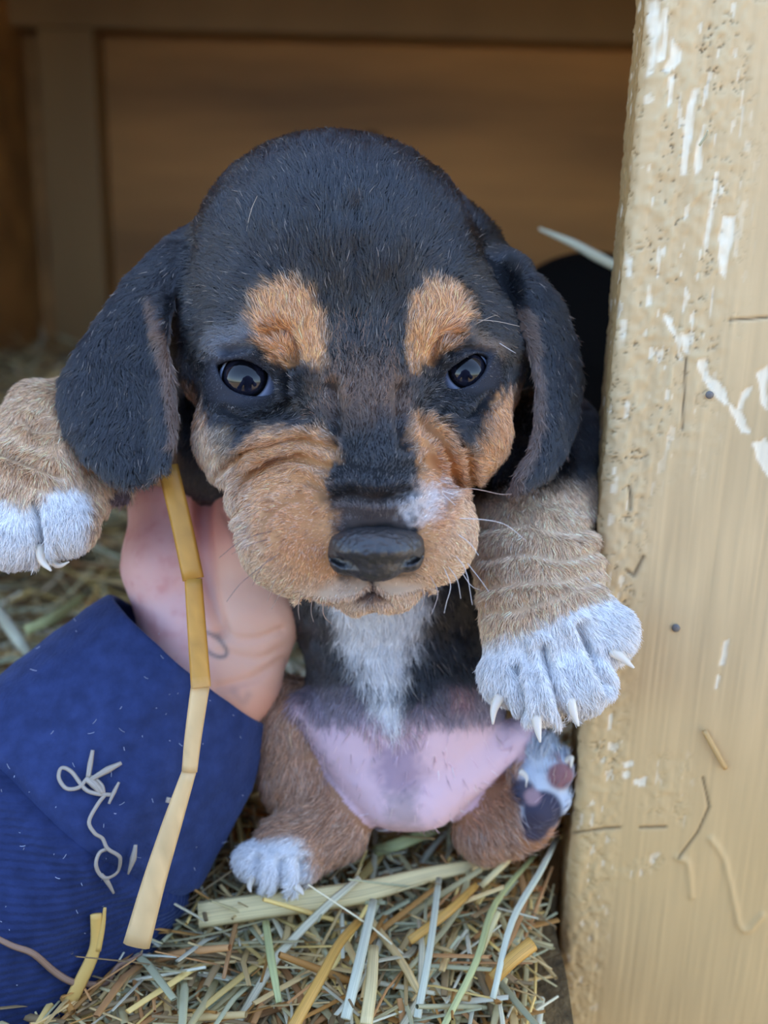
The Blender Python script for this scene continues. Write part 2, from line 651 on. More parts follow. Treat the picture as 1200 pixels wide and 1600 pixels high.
# eyes: ball, lids round it, almond opening
EYES = []
for (ex, ey, er, hl, hh, ang, gx, gy) in ((391, 597, 52, 51, 24, 24, 386, 592), (725, 586, 44, 42, 21, -33, 729, 581)):
    zs = field_z(ex, ey)
    zc = zs - er + 4
    pf.ell(ex, ey, zc, er + 8, er + 8, er + 8, 26, HEAD)
    pf.cone((ex - (20 if ang > 0 else -16), ey - 24, zc + er * 0.75), 9, (ex + (28 if ang > 0 else -22), ey - 14, zc + er * 0.72), 9, 10, HEAD)
    c = loc(ex, ey, zc)
    ca, sa = math.cos(math.radians(ang)), math.sin(math.radians(ang))
    R_ = (hl * hl + hh * hh) / (2 * hh)
    qk = 1 - zc / FPX

    def almond(X, Y, Z, c=c, ca=ca, sa=sa, R_=R_ * qk, hh=hh * qk):
        x, y = X - c[0], Y - c[1]
        u, v = x * ca + y * sa, -x * sa + y * ca
        d = np.maximum(np.hypot(u, v - (R_ - hh)) - R_, np.hypot(u, v + (R_ - hh)) - R_)
        return np.maximum(d, -(Z - c[2]))
    pf.cut(almond, c - 60, c + np.array([60, 60, 90]), 4)
    pf.ell(ex, ey, zc, er + 1, er + 1, er + 1, 0, 0, 0, 'cut')
    EYES.append((ex, ey, zc, er, gx, gy))
# bed of the nose
NOSE_Z = field_z(588, 858)
pf.ell(588, 862, NOSE_Z + 6, 68, 42, 26, 8, HEAD, 0, 'cut')

PV, PF, PID = pf.mesh()
del pf
PV = smooth_mesh(PV, PF, 2, 0.5)
PN = vert_normals(PV, PF)

# creases pressed into the skin: (depth, width, polyline in the picture)
FOLDS = [
    (9, 7, [(345, 735), (372, 715), (420, 700), (470, 690), (520, 700)]),
    (8, 7, [(372, 800), (375, 760), (410, 728), (460, 716), (512, 730)]),
    (9, 8, [(392, 838), (392, 795), (420, 762), (470, 750), (505, 768)]),
    (5, 6, [(410, 850), (415, 815), (440, 790), (480, 775)]),
    (9, 8, [(505, 782), (545, 775), (590, 782), (640, 770)]),
    (2, 10, [(515, 728), (560, 735), (610, 738), (650, 728)]),
    (8, 8, [(660, 665), (690, 690), (705, 725), (712, 760)]),
    (7, 7, [(680, 650), (712, 680), (728, 720), (735, 770)]),
    (6, 7, [(668, 720), (690, 745), (698, 790)]),
    (8, 7, [(420, 525), (445, 520), (462, 540), (462, 575)]),
    (7, 7, [(712, 525), (690, 528), (680, 545), (674, 572)]),
    (8, 6, [(352, 548), (390, 542), (425, 556), (448, 585), (452, 612)]),
    (6, 6, [(350, 640), (390, 655), (430, 645), (455, 625)]),
    (7, 6, [(700, 555), (730, 545), (762, 552)]),
    (6, 6, [(690, 640), (725, 650), (765, 620)]),
    (11, 6, [(478, 938), (520, 945), (560, 941), (581, 925), (604, 941), (640, 936), (662, 926)]),
    (9, 4, [(581, 900), (581, 926)]),
    (4, 12, [(556, 330), (556, 430), (556, 520)]),
    (6, 9, [(520, 610), (530, 660), (520, 705)]),
    (5, 9, [(625, 610), (622, 660), (632, 700)]),
]
LEGFOLDS = [
    (5, 9, [(760, 822), (820, 815), (880, 828), (925, 820)]),
    (5, 9, [(758, 868), (820, 860), (880, 872), (930, 858)]),
    (5, 9, [(756, 915), (820, 905), (870, 905), (925, 885)]),
    (5, 9, [(770, 950), (820, 945), (860, 930), (925, 905)]),
    (15, 7, [(848, 1005), (862, 1060), (880, 1118)]),
    (15, 7, [(905, 975), (926, 1030), (944, 1066)]),
    (12, 7, [(806, 1040), (812, 1070), (818, 1110)]),
    (10, 6, [(404, 1342), (399, 1395)]),
    (10, 6, [(440, 1345), (438, 1400)]),
    (9, 6, [(472, 1345), (472, 1390)]),
    (8, 8, [(0, 705), (40, 720), (90, 740)]),
    (6, 7, [(40, 655), (60, 670), (95, 668)]),
    (15, 7, [(56, 785), (62, 830), (66, 880)]),
]
ppx, ppy = proj(PV)
disp = np.zeros(len(PV))
front = PN[:, 2] > -0.1
mh = (PID == HEAD) & front & (PV[:, 2] > -150)
ml = np.isin(PID, (FORELEG, HINDLEG)) & front
for msk, fl in ((mh, FOLDS), (ml, LEGFOLDS)):
    ii = np.nonzero(msk)[0]
    for dep, wid, pl in fl:
        d = line_d(ppx[ii], ppy[ii], spline(pl, 5))
        disp[ii] -= dep * (np.exp(-(d / wid) ** 2) - 0.35 * np.exp(-((d - 1.9 * wid) / wid) ** 2))
disp += (fbm(PV / 38.0, 2) - 0.5) * 5 * (PID != 0)
PV = PV + PN * (disp * np.where(PID == HEAD, 1.35, 1.15))[:, None]
PV = smooth_mesh(PV, PF, 1, 0.4)
PN = vert_normals(PV, PF)
ppx, ppy = proj(PV)

# ---- colours of coat and skin
BLACK = np.array([0.010, 0.0115, 0.015])
TAN = lin(234, 174, 116)
MUZ = lin(218, 163, 112)
CREAM = lin(232, 202, 168)
LEGTAN = lin(238, 206, 170)
WHITE = lin(246, 246, 246)
SKIN = lin(228, 196, 206)
PC = np.tile(BLACK, (len(PV), 1))
edge = (fbm(PV / 9.0, 3) - 0.5) * 2


def blend(mask, c, amt=1.0):
    m = np.clip(mask * amt, 0, 1)[:, None]
    PC[:] = PC * (1 - m) + np.asarray(c) * m


def region(poly, part, soft=12, rag=14, zmin=-999):
    sd = poly_sd(ppx, ppy, poly) + edge * rag
    ok = np.isin(PID, part) & (PN[:, 2] > -0.35) & (PV[:, 2] > zmin)
    return sstep(-sd, -soft, soft) * ok


head = [HEAD]
FACE_L = [(283, 598), (300, 608), (318, 650), (332, 700), (350, 718), (385, 704), (412, 672), (450, 668), (500, 676), (522, 690), (525, 720), (505, 748), (508, 775), (520, 800), (520, 850), (530, 905), (575, 915), (590, 1000), (430, 1000), (330, 860), (300, 760), (275, 690)]
FACE_R = [(815, 598), (792, 608), (766, 640), (752, 690), (738, 712), (716, 700), (700, 672), (672, 650), (640, 655), (640, 690), (660, 720), (655, 760), (650, 800), (660, 850), (650, 900), (590, 915), (575, 1000), (720, 1000), (800, 850), (830, 700)]
blend(region([(486, 372), (520, 400), (545, 440), (560, 380), (590, 440), (640, 372), (668, 420), (640, 470), (632, 540), (640, 600), (690, 610), (720, 640), (690, 650), (640, 640), (560, 700), (500, 660), (440, 660), (400, 660), (430, 620), (500, 600), (508, 500), (490, 450)], head, 16, 30), np.array([0.010, 0.0085, 0.008]), 0.85)
blend(region([(505, 590), (560, 560), (630, 590), (640, 650), (560, 660), (510, 640)], head, 34, 24), lin(150, 104, 72), 0.20)
blend(region([(530, 780), (640, 775), (655, 820), (520, 825)], head, 14, 14), lin(110, 92, 84), 0.4)
blend(region(FACE_L, head, 12, 16), MUZ)
blend(region(FACE_R, head, 12, 16), MUZ)
blend(region([(330, 700), (352, 760), (372, 840), (420, 905), (470, 938), (600, 960), (680, 930), (740, 850), (760, 830), (740, 960), (560, 1000), (400, 960), (320, 820)], head, 26, 14), CREAM, 0.75)
blend(region([(420, 790), (480, 770), (510, 800), (516, 860), (490, 880), (440, 860)], head, 34, 20), lin(190, 118, 68), 0.45)
blend(region([(676, 700), (712, 730), (716, 800), (690, 840), (668, 820)], head, 26, 20), lin(194, 118, 68), 0.55)
blend(region([(520, 905), (575, 912), (650, 900), (680, 925), (600, 950), (500, 945), (470, 915)], head, 16, 10), lin(206, 182, 166), 0.7)
blend(region([(286, 640), (320, 690), (345, 760), (330, 790), (290, 720)], head, 12, 10), CREAM, 0.35)
blend(region([(640, 770), (690, 752), (705, 775), (680, 812), (650, 815), (625, 800)], head, 14, 26), lin(236, 232, 232), 0.65)
blend(region([(398, 478), (425, 450), (460, 446), (488, 470), (505, 510), (506, 560), (498, 580), (468, 560), (442, 572), (410, 548), (396, 515)], head, 12, 16), TAN)
blend(region([(640, 482), (665, 450), (700, 444), (724, 462), (732, 500), (714, 530), (690, 545), (668, 570), (646, 580), (636, 540)], head, 12, 16), TAN)
blend(region([(325, 520), (380, 505), (410, 525), (400, 545), (350, 555), (325, 560)], head, 14, 18), lin(132, 135, 145), 0.55)
blend(region([(730, 520), (775, 528), (785, 555), (750, 540)], head, 10, 12), lin(150, 125, 105), 0.45)
blend(region([(404, 502), (440, 496), (464, 520), (466, 562), (440, 562), (412, 545)], head, 10, 10), lin(206, 138, 84), 0.6)
blend(region([(684, 512), (722, 500), (716, 532), (690, 545), (672, 566), (668, 545)], head, 10, 10), lin(206, 138, 84), 0.6)
blend(sstep(line_d(ppx, ppy, [(318, 690), (345, 775), (366, 850), (405, 908), (465, 942), (560, 955), (660, 930), (732, 862), (745, 800)]) + edge * 12, 62, 8) * (PID == HEAD) * (PN[:, 2] > -0.5) * (ppy > 660), CREAM, 0.6)
# dark lip line and the fleshy notch under the nose
blend(region([(552, 940), (581, 914), (612, 938), (585, 945)], head, 6, 4), lin(96, 66, 58), 0.8)
# lids: bare bluish skin round the eyes
for (ex, ey, zc, er, gx, gy) in EYES:
    e0 = loc(ex, ey, zc)
    d = np.linalg.norm(PV - e0, axis=1)
    blend((sstep(d, er * 1.5, er * 1.22)) * (PID == HEAD), lin(70, 74, 88), 0.55)
    blend((sstep(d, er * 1.19, er * 1.08)) * (PID == HEAD), lin(14, 13, 16))
# ears: brown lining and front rim
rimL = sstep(line_d(ppx, ppy, [(238, 470), (250, 520), (262, 580), (271, 650), (272, 690)]), 13, 5) * (PID == EAR) * (ppx < 420)
rimR = sstep(line_d(ppx, ppy, [(818, 490), (828, 540), (838, 600), (838, 660), (828, 710), (806, 748), (798, 768)]), 17, 8) * (PID == EAR) * (ppx > 700)
blend(rimL, lin(112, 86, 70), 0.8)
blend(rimR, lin(116, 96, 84), 0.9)
blend((PN[:, 2] < -0.2) * (PID == EAR) * 1.0, lin(130, 98, 80), 0.8)
# legs
fr = (PID == FORELEG) & (ppx > 600)
fl_ = (PID == FORELEG) & (ppx < 600)
blend(fr * sstep(ppy + edge * 16 + 0.16 * (ppx - 840), 742, 782), LEGTAN)
bx = 1000 - 0.40 * (ppx - 760) + edge * 16
blend(fr * sstep(ppy, bx - 14, bx + 14), WHITE)
blend(fl_ * sstep(ppx + edge * 10, 290, 240), lin(230, 192, 152))
by = 768 + 14 * np.sin(ppx / 22) + edge * 12
blend(fl_ * sstep(ppy, by - 14, by + 14) * sstep(ppx, 150, 128), WHITE)
blend(sstep(np.hypot(ppx - 188, ppy - 778), 24, 14) * fl_, lin(96, 82, 88))
hl_ = (PID == HINDLEG) & (ppx < 640)
hr_ = (PID == HINDLEG) & (ppx > 640)
blend(hl_ * 1.0, lin(190, 145, 112))
blend(hl_ * sstep(ppx - 0.25 * (ppy - 1340) + edge * 14, 498, 466) * sstep(ppy, 1296, 1320), WHITE)
blend(hr_ * 1.0, lin(186, 138, 104))
blend(hr_ * sstep(ppx + edge * 8, 800, 822) * sstep(ppy, 1300, 1270), lin(196, 208, 222))
for x, y, r, c in ((816, 1238, 20, (74, 74, 92)), (876, 1212, 20, (146, 106, 110)), (848, 1266, 30, (62, 62, 82)), (835, 1292, 22, (66, 62, 78)), (832, 1245, 12, (170, 140, 146))):
    blend(hr_ * sstep(np.hypot(ppx - x, ppy - y), r + 6, r - 4), lin(*c))
# chest blaze and bare belly
tor = [TORSO]
blend(region([(455, 1085), (505, 1080), (545, 1075), (600, 1120), (650, 1110), (700, 1080), (770, 1075), (840, 1120), (850, 1150), (720, 1310), (640, 1330), (550, 1300)], tor + [HINDLEG], 26, 16, -420) * (PID == TORSO), lin(150, 138, 150))
blend(region([(450, 1080), (500, 1130), (560, 1130), (620, 1112), (700, 1135), (770, 1130), (850, 1120), (860, 1150), (720, 1310), (640, 1330), (550, 1300)], tor, 26, 12, -420), SKIN)
blend(region([(590, 1165), (650, 1160), (665, 1210), (640, 1250), (600, 1240), (585, 1200)], tor, 22, 10), lin(140, 124, 150), 0.7)
blend(region([(608, 1118), (625, 1118), (625, 1142), (610, 1142)], tor, 8, 4), lin(150, 106, 108), 0.7)
blend(region([(600, 1240), (650, 1235), (655, 1290), (610, 1290)], tor, 14, 10), lin(150, 138, 140), 0.6)
blend(region([(705, 1075), (735, 1075), (735, 1100), (705, 1100)], tor, 12, 4), lin(196, 150, 156), 0.7)
blend(region([(505, 900), (528, 990), (560, 1040), (585, 1085), (594, 1120), (612, 1150), (632, 1120), (622, 1080), (640, 1030), (668, 940), (672, 900)], tor, 18, 26), WHITE)

PUP_AT = wpt(640, 1290, -300)
puppy = thing('puppy', PUP_AT, 'black, tan and white hound puppy held up at the kennel opening', 'puppy')
m_coat = material('coat_skin', rough=0.75, spec=0.25, attr='tint')
bare_skin = ((PID == TORSO) & (PC.sum(1) > 0.25) & (ppy > 1100)) | ((PID == HINDLEG) & (ppx > 800) & (ppy < 1310))
UNDER = PC * np.where(bare_skin, 1.0, 0.72)[:, None]           # the skin below the hair is darker than the coat
body = mesh_obj('body', to_world(PV), PF, m_coat, puppy, UNDER)

# ---- eyes
def eye_material():
    m = bpy.data.materials.new('eye')
    m.use_nodes = True
    nt = m.node_tree
    b = nt.nodes['Principled BSDF']
    a = nt.nodes.new('ShaderNodeAttribute'); a.attribute_name = 'tint'
    nt.links.new(a.outputs['Color'], b.inputs['Base Color'])
    b.inputs['Roughness'].default_value = 0.03
    b.inputs['Specular IOR Level'].default_value = 0.42
    b.inputs['Coat Weight'].default_value = 0.15
    b.inputs['Coat Roughness'].default_value = 0.02
    return m


m_eye = eye_material()
for (ex, ey, zc, er, gx, gy) in EYES:
    c = loc(ex, ey, zc)
    g = np.array([(gx - ex) / er, (gy - ey) / er, 0]); g[2] = math.sqrt(1 - g[0] ** 2 - g[1] ** 2)
    u = np.cross(g, [0, 1, 0]); u /= np.linalg.norm(u)
    v = np.cross(g, u)
    V, F, Cc = [], [], []
    NR, NS = 40, 48
    for i in range(NR + 1):
        th = math.pi * i / NR
        bulge = 1 + 0.05 * max(0, 1 - (th / 0.75) ** 2)      # cornea
        for j in range(NS):
            ph = 2 * math.pi * j / NS
            V.append(c + er * bulge * (math.cos(th) * g + math.sin(th) * (math.cos(ph) * u + math.sin(ph) * v)))
            r = math.sin(th) if th < math.pi / 2 else 1
            st = 0.5 + 0.5 * math.sin(ph * 11) * math.sin(ph * 17 + 1)
            if r < 0.44: k = lin(8, 9, 14)
            elif r < 0.62: k = lin(22 + 10 * st, 23 + 9 * st, 34 + 8 * st)
            elif r < 0.74: k = lin(9, 9, 12)
            else: k = lin(190, 198, 222)
            Cc.append(k)
    for i in range(NR):
        for j in range(NS):
            t = (j + 1) % NS
            F.append((i * NS + j, i * NS + t, (i + 1) * NS + t, (i + 1) * NS + j))
    mesh_obj('eye', to_world(np.array(V)), np.array(F), m_eye, puppy, np.array(Cc))

# ---- nose leather
nf = Field((-110, -30, NOSE_Z - 60), (110, 160, NOSE_Z + 80), 2.0)
nz = NOSE_Z
nf.ell(588, 846, nz - 10, 70, 24, 40, 0, 1)
nf.ell(588, 860, nz + 6, 64, 22, 38, 16, 1)
nf.ell(586, 884, nz - 4, 44, 25, 32, 16, 1)
nf.ell(537, 868, nz - 14, 24, 30, 26, 12, 1)
nf.ell(641, 864, nz - 14, 22, 30, 26, 12, 1)
nf.cone((556, 889, nz + 26), 6, (538, 880, nz + 12), 9, 4, 1, 'cut')
nf.cone((538, 880, nz + 12), 9, (520, 872, nz - 6), 5, 4, 1, 'cut')
nf.cone((622, 886, nz + 26), 6, (638, 877, nz + 12), 9, 4, 1, 'cut')
nf.cone((638, 877, nz + 12), 9, (656, 868, nz - 6), 5, 4, 1, 'cut')
nf.cone((583, 884, nz + 32), 3, (582, 914, nz + 24), 4, 6, 1, 'cut')
NV, NF, _ = nf.mesh()
NV = smooth_mesh(NV, NF, 2)
NN = vert_normals(NV, NF)
cell = fbm(NV / 5.0, 2)
NV = NV + NN * ((cell - 0.5) * 3.0)[:, None]
m_nose = material('nose_leather', (0.014, 0.015, 0.018), rough=0.42, spec=0.9, coat=0.12, bump=((3000, 3000, 3000), 0.5, 0.0003))
tag(mesh_obj('nose', to_world(NV), NF, m_nose, puppy), 'moist black nose')


def zat(px, py, r=7, parts=None):
    """depth of the coat surface seen at px, py"""
    d = (ppx - px) ** 2 + (ppy - py) ** 2
    if parts is not None:
        d = d + 1e9 * ~np.isin(PID, parts)
    m = d < r * r
    if not m.any():
        return PV[np.argmin(d), 2]
    return PV[m, 2].max()


# ---- claws
m_claw = material('claw_horn', (0.80, 0.72, 0.60), rough=0.35, spec=0.5, sss=0.1)
for pts, z0, r in (
        ([(782, 1086), (772, 1108), (770, 1132)], 0, 9), ([(838, 1118), (840, 1138), (844, 1160)], 20, 9),
        ([(890, 1092), (896, 1112), (904, 1135)], 20, 9), ([(955, 1016), (972, 1028), (991, 1044)], 6, 9),
        ([(62, 852), (66, 876), (80, 892)], 0, 9), ([(80, 876), (92, 884), (108, 878)], -20, 6),
        ([(886, 1190), (893, 1184), (892, 1200)], -235, 7), ([(812, 1205), (822, 1214), (822, 1230)], -232, 7),
        ([(396, 1368), (390, 1384), (392, 1394)], -190, 7), ([(462, 1385), (470, 1392), (474, 1398)], -180, 7)):
    zs = zat(pts[0][0], pts[0][1], 6) - 6
    P = spline([wpt(x, y, zs + 6 * i) for i, (x, y) in enumerate(pts)], 5)
    n = len(P)
    V, F = tube(P, S * r * (1 - np.linspace(0, 1, n) ** 1.6 * 0.82), 8)
    mesh_obj('claw', V, F, m_claw, puppy)
# ------------------------------------------------------------------ fur
def hair_material():
    m = bpy.data.materials.new('fur')
    m.use_nodes = True
    nt = m.node_tree
    b = nt.nodes['Principled BSDF']
    a = nt.nodes.new('ShaderNodeAttribute'); a.attribute_name = 'tint'
    nt.links.new(a.outputs['Color'], b.inputs['Base Color'])
    b.inputs['Roughness'].default_value = 0.34
    b.inputs['Specular IOR Level'].default_value = 1.0
    # dark hairs: a true hair shader, for the sheen along the strands
    hb = nt.nodes.new('ShaderNodeBsdfHairPrincipled')
    hb.parametrization = 'COLOR'
    hb.inputs['Roughness'].default_value = 0.28
    hb.inputs['Radial Roughness'].default_value = 0.4
    hb.inputs['IOR'].default_value = 1.65
    hb.inputs['Random Roughness'].default_value = 0.3
    nt.links.new(a.outputs['Color'], hb.inputs['Color'])
    bw = nt.nodes.new('ShaderNodeRGBToBW')
    nt.links.new(a.outputs['Color'], bw.inputs[0])
    mr = nt.nodes.new('ShaderNodeMapRange')
    mr.inputs[1].default_value = 0.06; mr.inputs[2].default_value = 0.16
    nt.links.new(bw.outputs[0], mr.inputs[0])
    ms = nt.nodes.new('ShaderNodeMixShader')
    nt.links.new(mr.outputs[0], ms.inputs[0])
    nt.links.new(hb.outputs[0], ms.inputs[1])
    nt.links.new(b.outputs[0], ms.inputs[2])
    nt.links.new(ms.outputs[0], nt.nodes['Material Output'].inputs['Surface'])
    return m


def curves_obj(name, pts, rad, col, mat, parent):
    """pts (n,m,3) world, rad (n,m), col (n,3)"""
    n, m = pts.shape[:2]
    hc = bpy.data.hair_curves.new(name)
    hc.add_curves([m] * n)
    base = origin_of(parent)
    hc.position_data.foreach_set('vector', (pts - base).astype(np.float32).ravel())
    ra = hc.attributes.get('radius') or hc.attributes.new('radius', 'FLOAT', 'POINT')
    ra.data.foreach_set('value', rad.astype(np.float32).ravel())
    ca = hc.attributes.new('tint', 'FLOAT_COLOR', 'CURVE')
    c4 = np.ones((n, 4), np.float32); c4[:, :3] = col
    ca.data.foreach_set('color', c4.ravel())
    hc.materials.append(mat)
    return put(name, hc, parent)


FLOW = np.array([
    # px, py, dx, dy, dz
    (588, 800, 0, -1, -.3), (560, 740, 0, -1, -.3), (575, 650, 0, -1, -.2), (560, 560, 0, -1, 0), (560, 450, 0, -1, -.3), (450, 330, -.35, -1, -.3), (670, 330, .4, -1, -.3),
    (560, 230, .1, -1, -.6), (400, 260, -.8, -1, -.3), (720, 270, .8, -1, -.3), (330, 430, -1, -.35, 0), (300, 520, -1, .4, 0), (780, 430, 1, -.2, 0), (790, 520, 1, .4, 0),
    (450, 500, -.35, -1, 0), (420, 540, -.7, -.7, 0), (495, 540, .1, -1, 0), (680, 490, .25, -1, 0), (650, 550, -.1, -1, 0), (715, 520, .7, -.7, 0), (380, 530, -1, -.2, 0), (750, 525, 1, -.1, 0),
    (500, 600, -.2, -1, 0), (630, 600, .2, -1, 0),
    (370, 670, -.7, .7, 0), (300, 650, -.4, 1, 0), (330, 760, -.4, 1, 0), (440, 640, -.9, .4, 0), (740, 650, .5, 1, 0), (700, 630, .9, .3, 0), (790, 640, .4, 1, 0),
    (430, 710, -1, .1, 0), (510, 700, -.6, -.6, 0), (470, 790, -1, .1, 0), (400, 800, -.8, .7, 0), (480, 880, -.6, 1, 0), (430, 890, -.7, .8, 0), (515, 840, -1, .3, 0), (540, 925, -.2, 1, 0), (575, 945, 0, 1, 0),
    (660, 700, .5, -.6, 0), (700, 750, 1, .2, 0), (650, 790, .5, -1, 0), (680, 815, 1, -.2, 0), (710, 850, .8, .8, 0), (665, 890, .6, 1, 0), (620, 920, .3, 1, 0), (730, 800, .8, .6, 0),
    (240, 430, -.6, .8, 0), (180, 520, -.3, 1, 0), (120, 630, -.1, 1, 0), (160, 720, .1, 1, 0), (220, 600, .05, 1, 0), (220, 730, .05, 1, 0), (262, 600, .1, 1, 0), (265, 700, 0, 1, 0),
    (860, 480, .4, 1, 0), (880, 600, .1, 1, 0), (850, 720, -.2, 1, 0), (830, 600, 0, 1, 0),
    (850, 780, .3, 1, 0), (790, 850, -.3, 1, 0), (850, 870, .1, 1, 0), (910, 860, .5, .9, 0), (850, 950, .1, 1, .2), (790, 1030, -.15, 1, 0), (850, 1050, 0, 1, 0), (910, 1040, .2, 1, 0), (960, 980, .8, .7, 0),
    (120, 640, -.8, .6, 0), (60, 700, -.5, .8, 0), (140, 740, .2, 1, 0), (0, 800, -.3, 1, 0), (100, 810, .1, 1, 0), (60, 780, 0, 1, 0),
    (600, 1000, 0, 1, 0), (500, 1000, -.3, 1, 0), (700, 1000, .3, 1, 0), (620, 1150, 0, 1, 0), (450, 1180, -.2, 1, 0), (500, 1300, -.8, .5, 0), (420, 1350, -.6, .8, 0), (770, 1290, .5, .6, 0), (850, 1200, .2, -1, 0)], float)


def flow_at(px, py, pid):
    D = np.zeros((len(px), 3))
    Wt = np.zeros(len(px))
    for x, y, dx, dy, dz in FLOW:
        w = 1.0 / ((px - x) ** 2 + (py - y) ** 2 + 500.0) ** 1.7
        D += w[:, None] * np.array([dx, dy, dz])
        Wt += w
    D /= Wt[:, None]
    return D / np.maximum(np.linalg.norm(D, axis=1, keepdims=True), 1e-6)


def grow(n_total):
    a, b, c, d = (PV[PF[:, q]] for q in range(4))
    area = np.linalg.norm(np.cross(c - a, d - b), axis=1)
    fc = PV[PF].mean(1)
    fx, fy = proj(fc)
    fnz = PN[PF].mean(1)[:, 2]
    fid = PID[PF[:, 0]]
    w = area * np.where(fnz > -0.25, 1.0, 0.12)
    w *= np.where(fc[:, 2] < -430, 0.25, 1.0)
    bare = sstep(poly_sd(fx, fy, [(450, 1085), (500, 1120), (560, 1120), (590, 1150), (640, 1150), (670, 1120), (770, 1115), (870, 1110), (870, 1150), (720, 1320), (640, 1340), (550, 1310)]), 14, -14) * (fid == TORSO)
    w *= 1 - 0.985 * bare
    w *= np.where((fid == TORSO) | (fid == HINDLEG), 0.45, 1.0)
    for (ex, ey, zc, er, gx, gy) in EYES:
        dd = np.linalg.norm(fc - loc(ex, ey, zc), axis=1)
        w *= np.where(dd < er * 1.16, 0, np.where(dd < er * 1.35, 0.4, 1))
    w *= np.where((np.hypot((fx - 588) / 74, (fy - 860) / 47) < 1) & (fc[:, 2] > 60), 0, 1)
    w *= np.where((fid == HINDLEG) & (fx > 806) & (fy > 1195), 0.05, 1)
    w *= np.where(np.hypot(fx - 188, fy - 778) < 22, 0.1, 1)
    fi = rng.choice(len(PF), n_total, p=w / w.sum())
    u, v = rng.random((2, n_total, 1))
    def bil(A):
        q = A[PF[fi]]
        return (q[:, 0] * (1 - u) + q[:, 1] * u) * (1 - v) + (q[:, 3] * (1 - u) + q[:, 2] * u) * v
    R, N, C = bil(PV), bil(PN), bil(PC)
    N /= np.maximum(np.linalg.norm(N, axis=1, keepdims=True), 1e-9)
    px, py = proj(R)
    pid = PID[PF[fi, 0]]
    D = flow_at(px, py, pid)
    # clumps and cowlicks
    wob = (vnoise(R / 26.0) - 0.5) * 1.1 + (vnoise(R / 9.0 + 50) - 0.5) * 0.9 + rng.normal(0, 0.16, n_total)
    T = D - N * (D * N).sum(1, keepdims=True)
    T /= np.maximum(np.linalg.norm(T, axis=1, keepdims=True), 1e-6)
    B = np.cross(N, T)
    T = T * np.cos(wob)[:, None] + B * np.sin(wob)[:, None]
    # length by place
    ln = np.full(n_total, 22.0)
    muzzle = (pid == HEAD) & (py > 640)
    ln = np.where(muzzle, 11 + 7 * sstep(np.hypot((px - 575) / 1.1, py - 850), 80, 230), ln)
    ln = np.where((pid == HEAD) & (py > 540) & (py <= 640), 15, ln)
    ln = np.where(pid == EAR, 20, ln)
    ln = np.where(pid == FORELEG, 20, ln)
    ln = np.where((pid == TORSO) | (pid == HINDLEG), 26, ln)
    ln = np.where((pid == HINDLEG) & (py > 1300) & (px < 520), 15, ln)
    for (ex, ey, zc, er, gx, gy) in EYES:
        dd = np.linalg.norm(R - loc(ex, ey, zc), axis=1)
        ln = np.where(dd < er * 1.9, ln * (0.35 + 0.65 * sstep(dd, er * 1.2, er * 1.9)), ln)
    ln *= rng.uniform(0.6, 1.2, n_total) * (1 - R[:, 2] / FPX * 0.6)
    lift = np.clip(rng.normal(0.27, 0.10, n_total), 0.08, 0.8)
    lift = np.where(muzzle, lift * 0.9, lift)
    t = np.array([0, 0.33, 0.67, 1.0])[None, :, None]
    P = R[:, None] - 1.2 * N[:, None] + ln[:, None, None] * (t * np.cos(lift)[:, None, None] * T[:, None] + np.sin(lift)[:, None, None] * (t - 0.38 * t * t) * N[:, None])
    P[:, 3] += rng.normal(0, 1.2, (n_total, 3))
    rad = np.where(muzzle, 0.55, 0.64)[:, None] * np.array([1.0, 0.9, 0.62, 0.15])[None, :] * S * rng.uniform(0.75, 1.25, (n_total, 1))
    br = rng.lognormal(0, 0.30, n_total)
    Cc = C * br[:, None]
    dark = C.sum(1) < 0.2
    mid = sstep(poly_sd(px, py, [(500, 600), (530, 500), (600, 500), (640, 600), (660, 650), (560, 640), (480, 650)]), 12, -14) * (pid == HEAD)
    br_m = rng.random(n_total) < 0.22 * mid * vnoise(np.stack([px / 14, py / 70, px * 0], 1)) * 2
    Cc[br_m] = lin(128, 90, 64)
    pale_m = (pid == HEAD) & (px < 400) & (py > 720) & (rng.random(n_total) < 0.4)
    Cc[pale_m] = Cc[pale_m] * 0.5 + 0.5 * np.array([0.86, 0.74, 0.60])
    # a few pale hairs in the black, a few dark in the tan
    pale = dark & (rng.random(n_total) < 0.018)
    Cc[pale] = lin(140, 128, 118)
    tanm = (~dark) & (C[:, 0] - C[:, 2] > 0.08)
    Cc = np.where((tanm & (rng.random(n_total) < 0.16))[:, None], Cc * np.array([0.55, 0.5, 0.48]), Cc)
    Cc = np.where((tanm & (rng.random(n_total) < 0.22))[:, None], Cc * 0.6 + 0.4 * np.array([0.86, 0.72, 0.58]), Cc)
    return to_world(P), rad, np.clip(Cc, 0, 0.95)


m_fur = hair_material()
fp, frad, fcol = grow(460000)
fur = curves_obj('fur', fp, frad, fcol, m_fur, body)
tag(fur, kind='stuff')

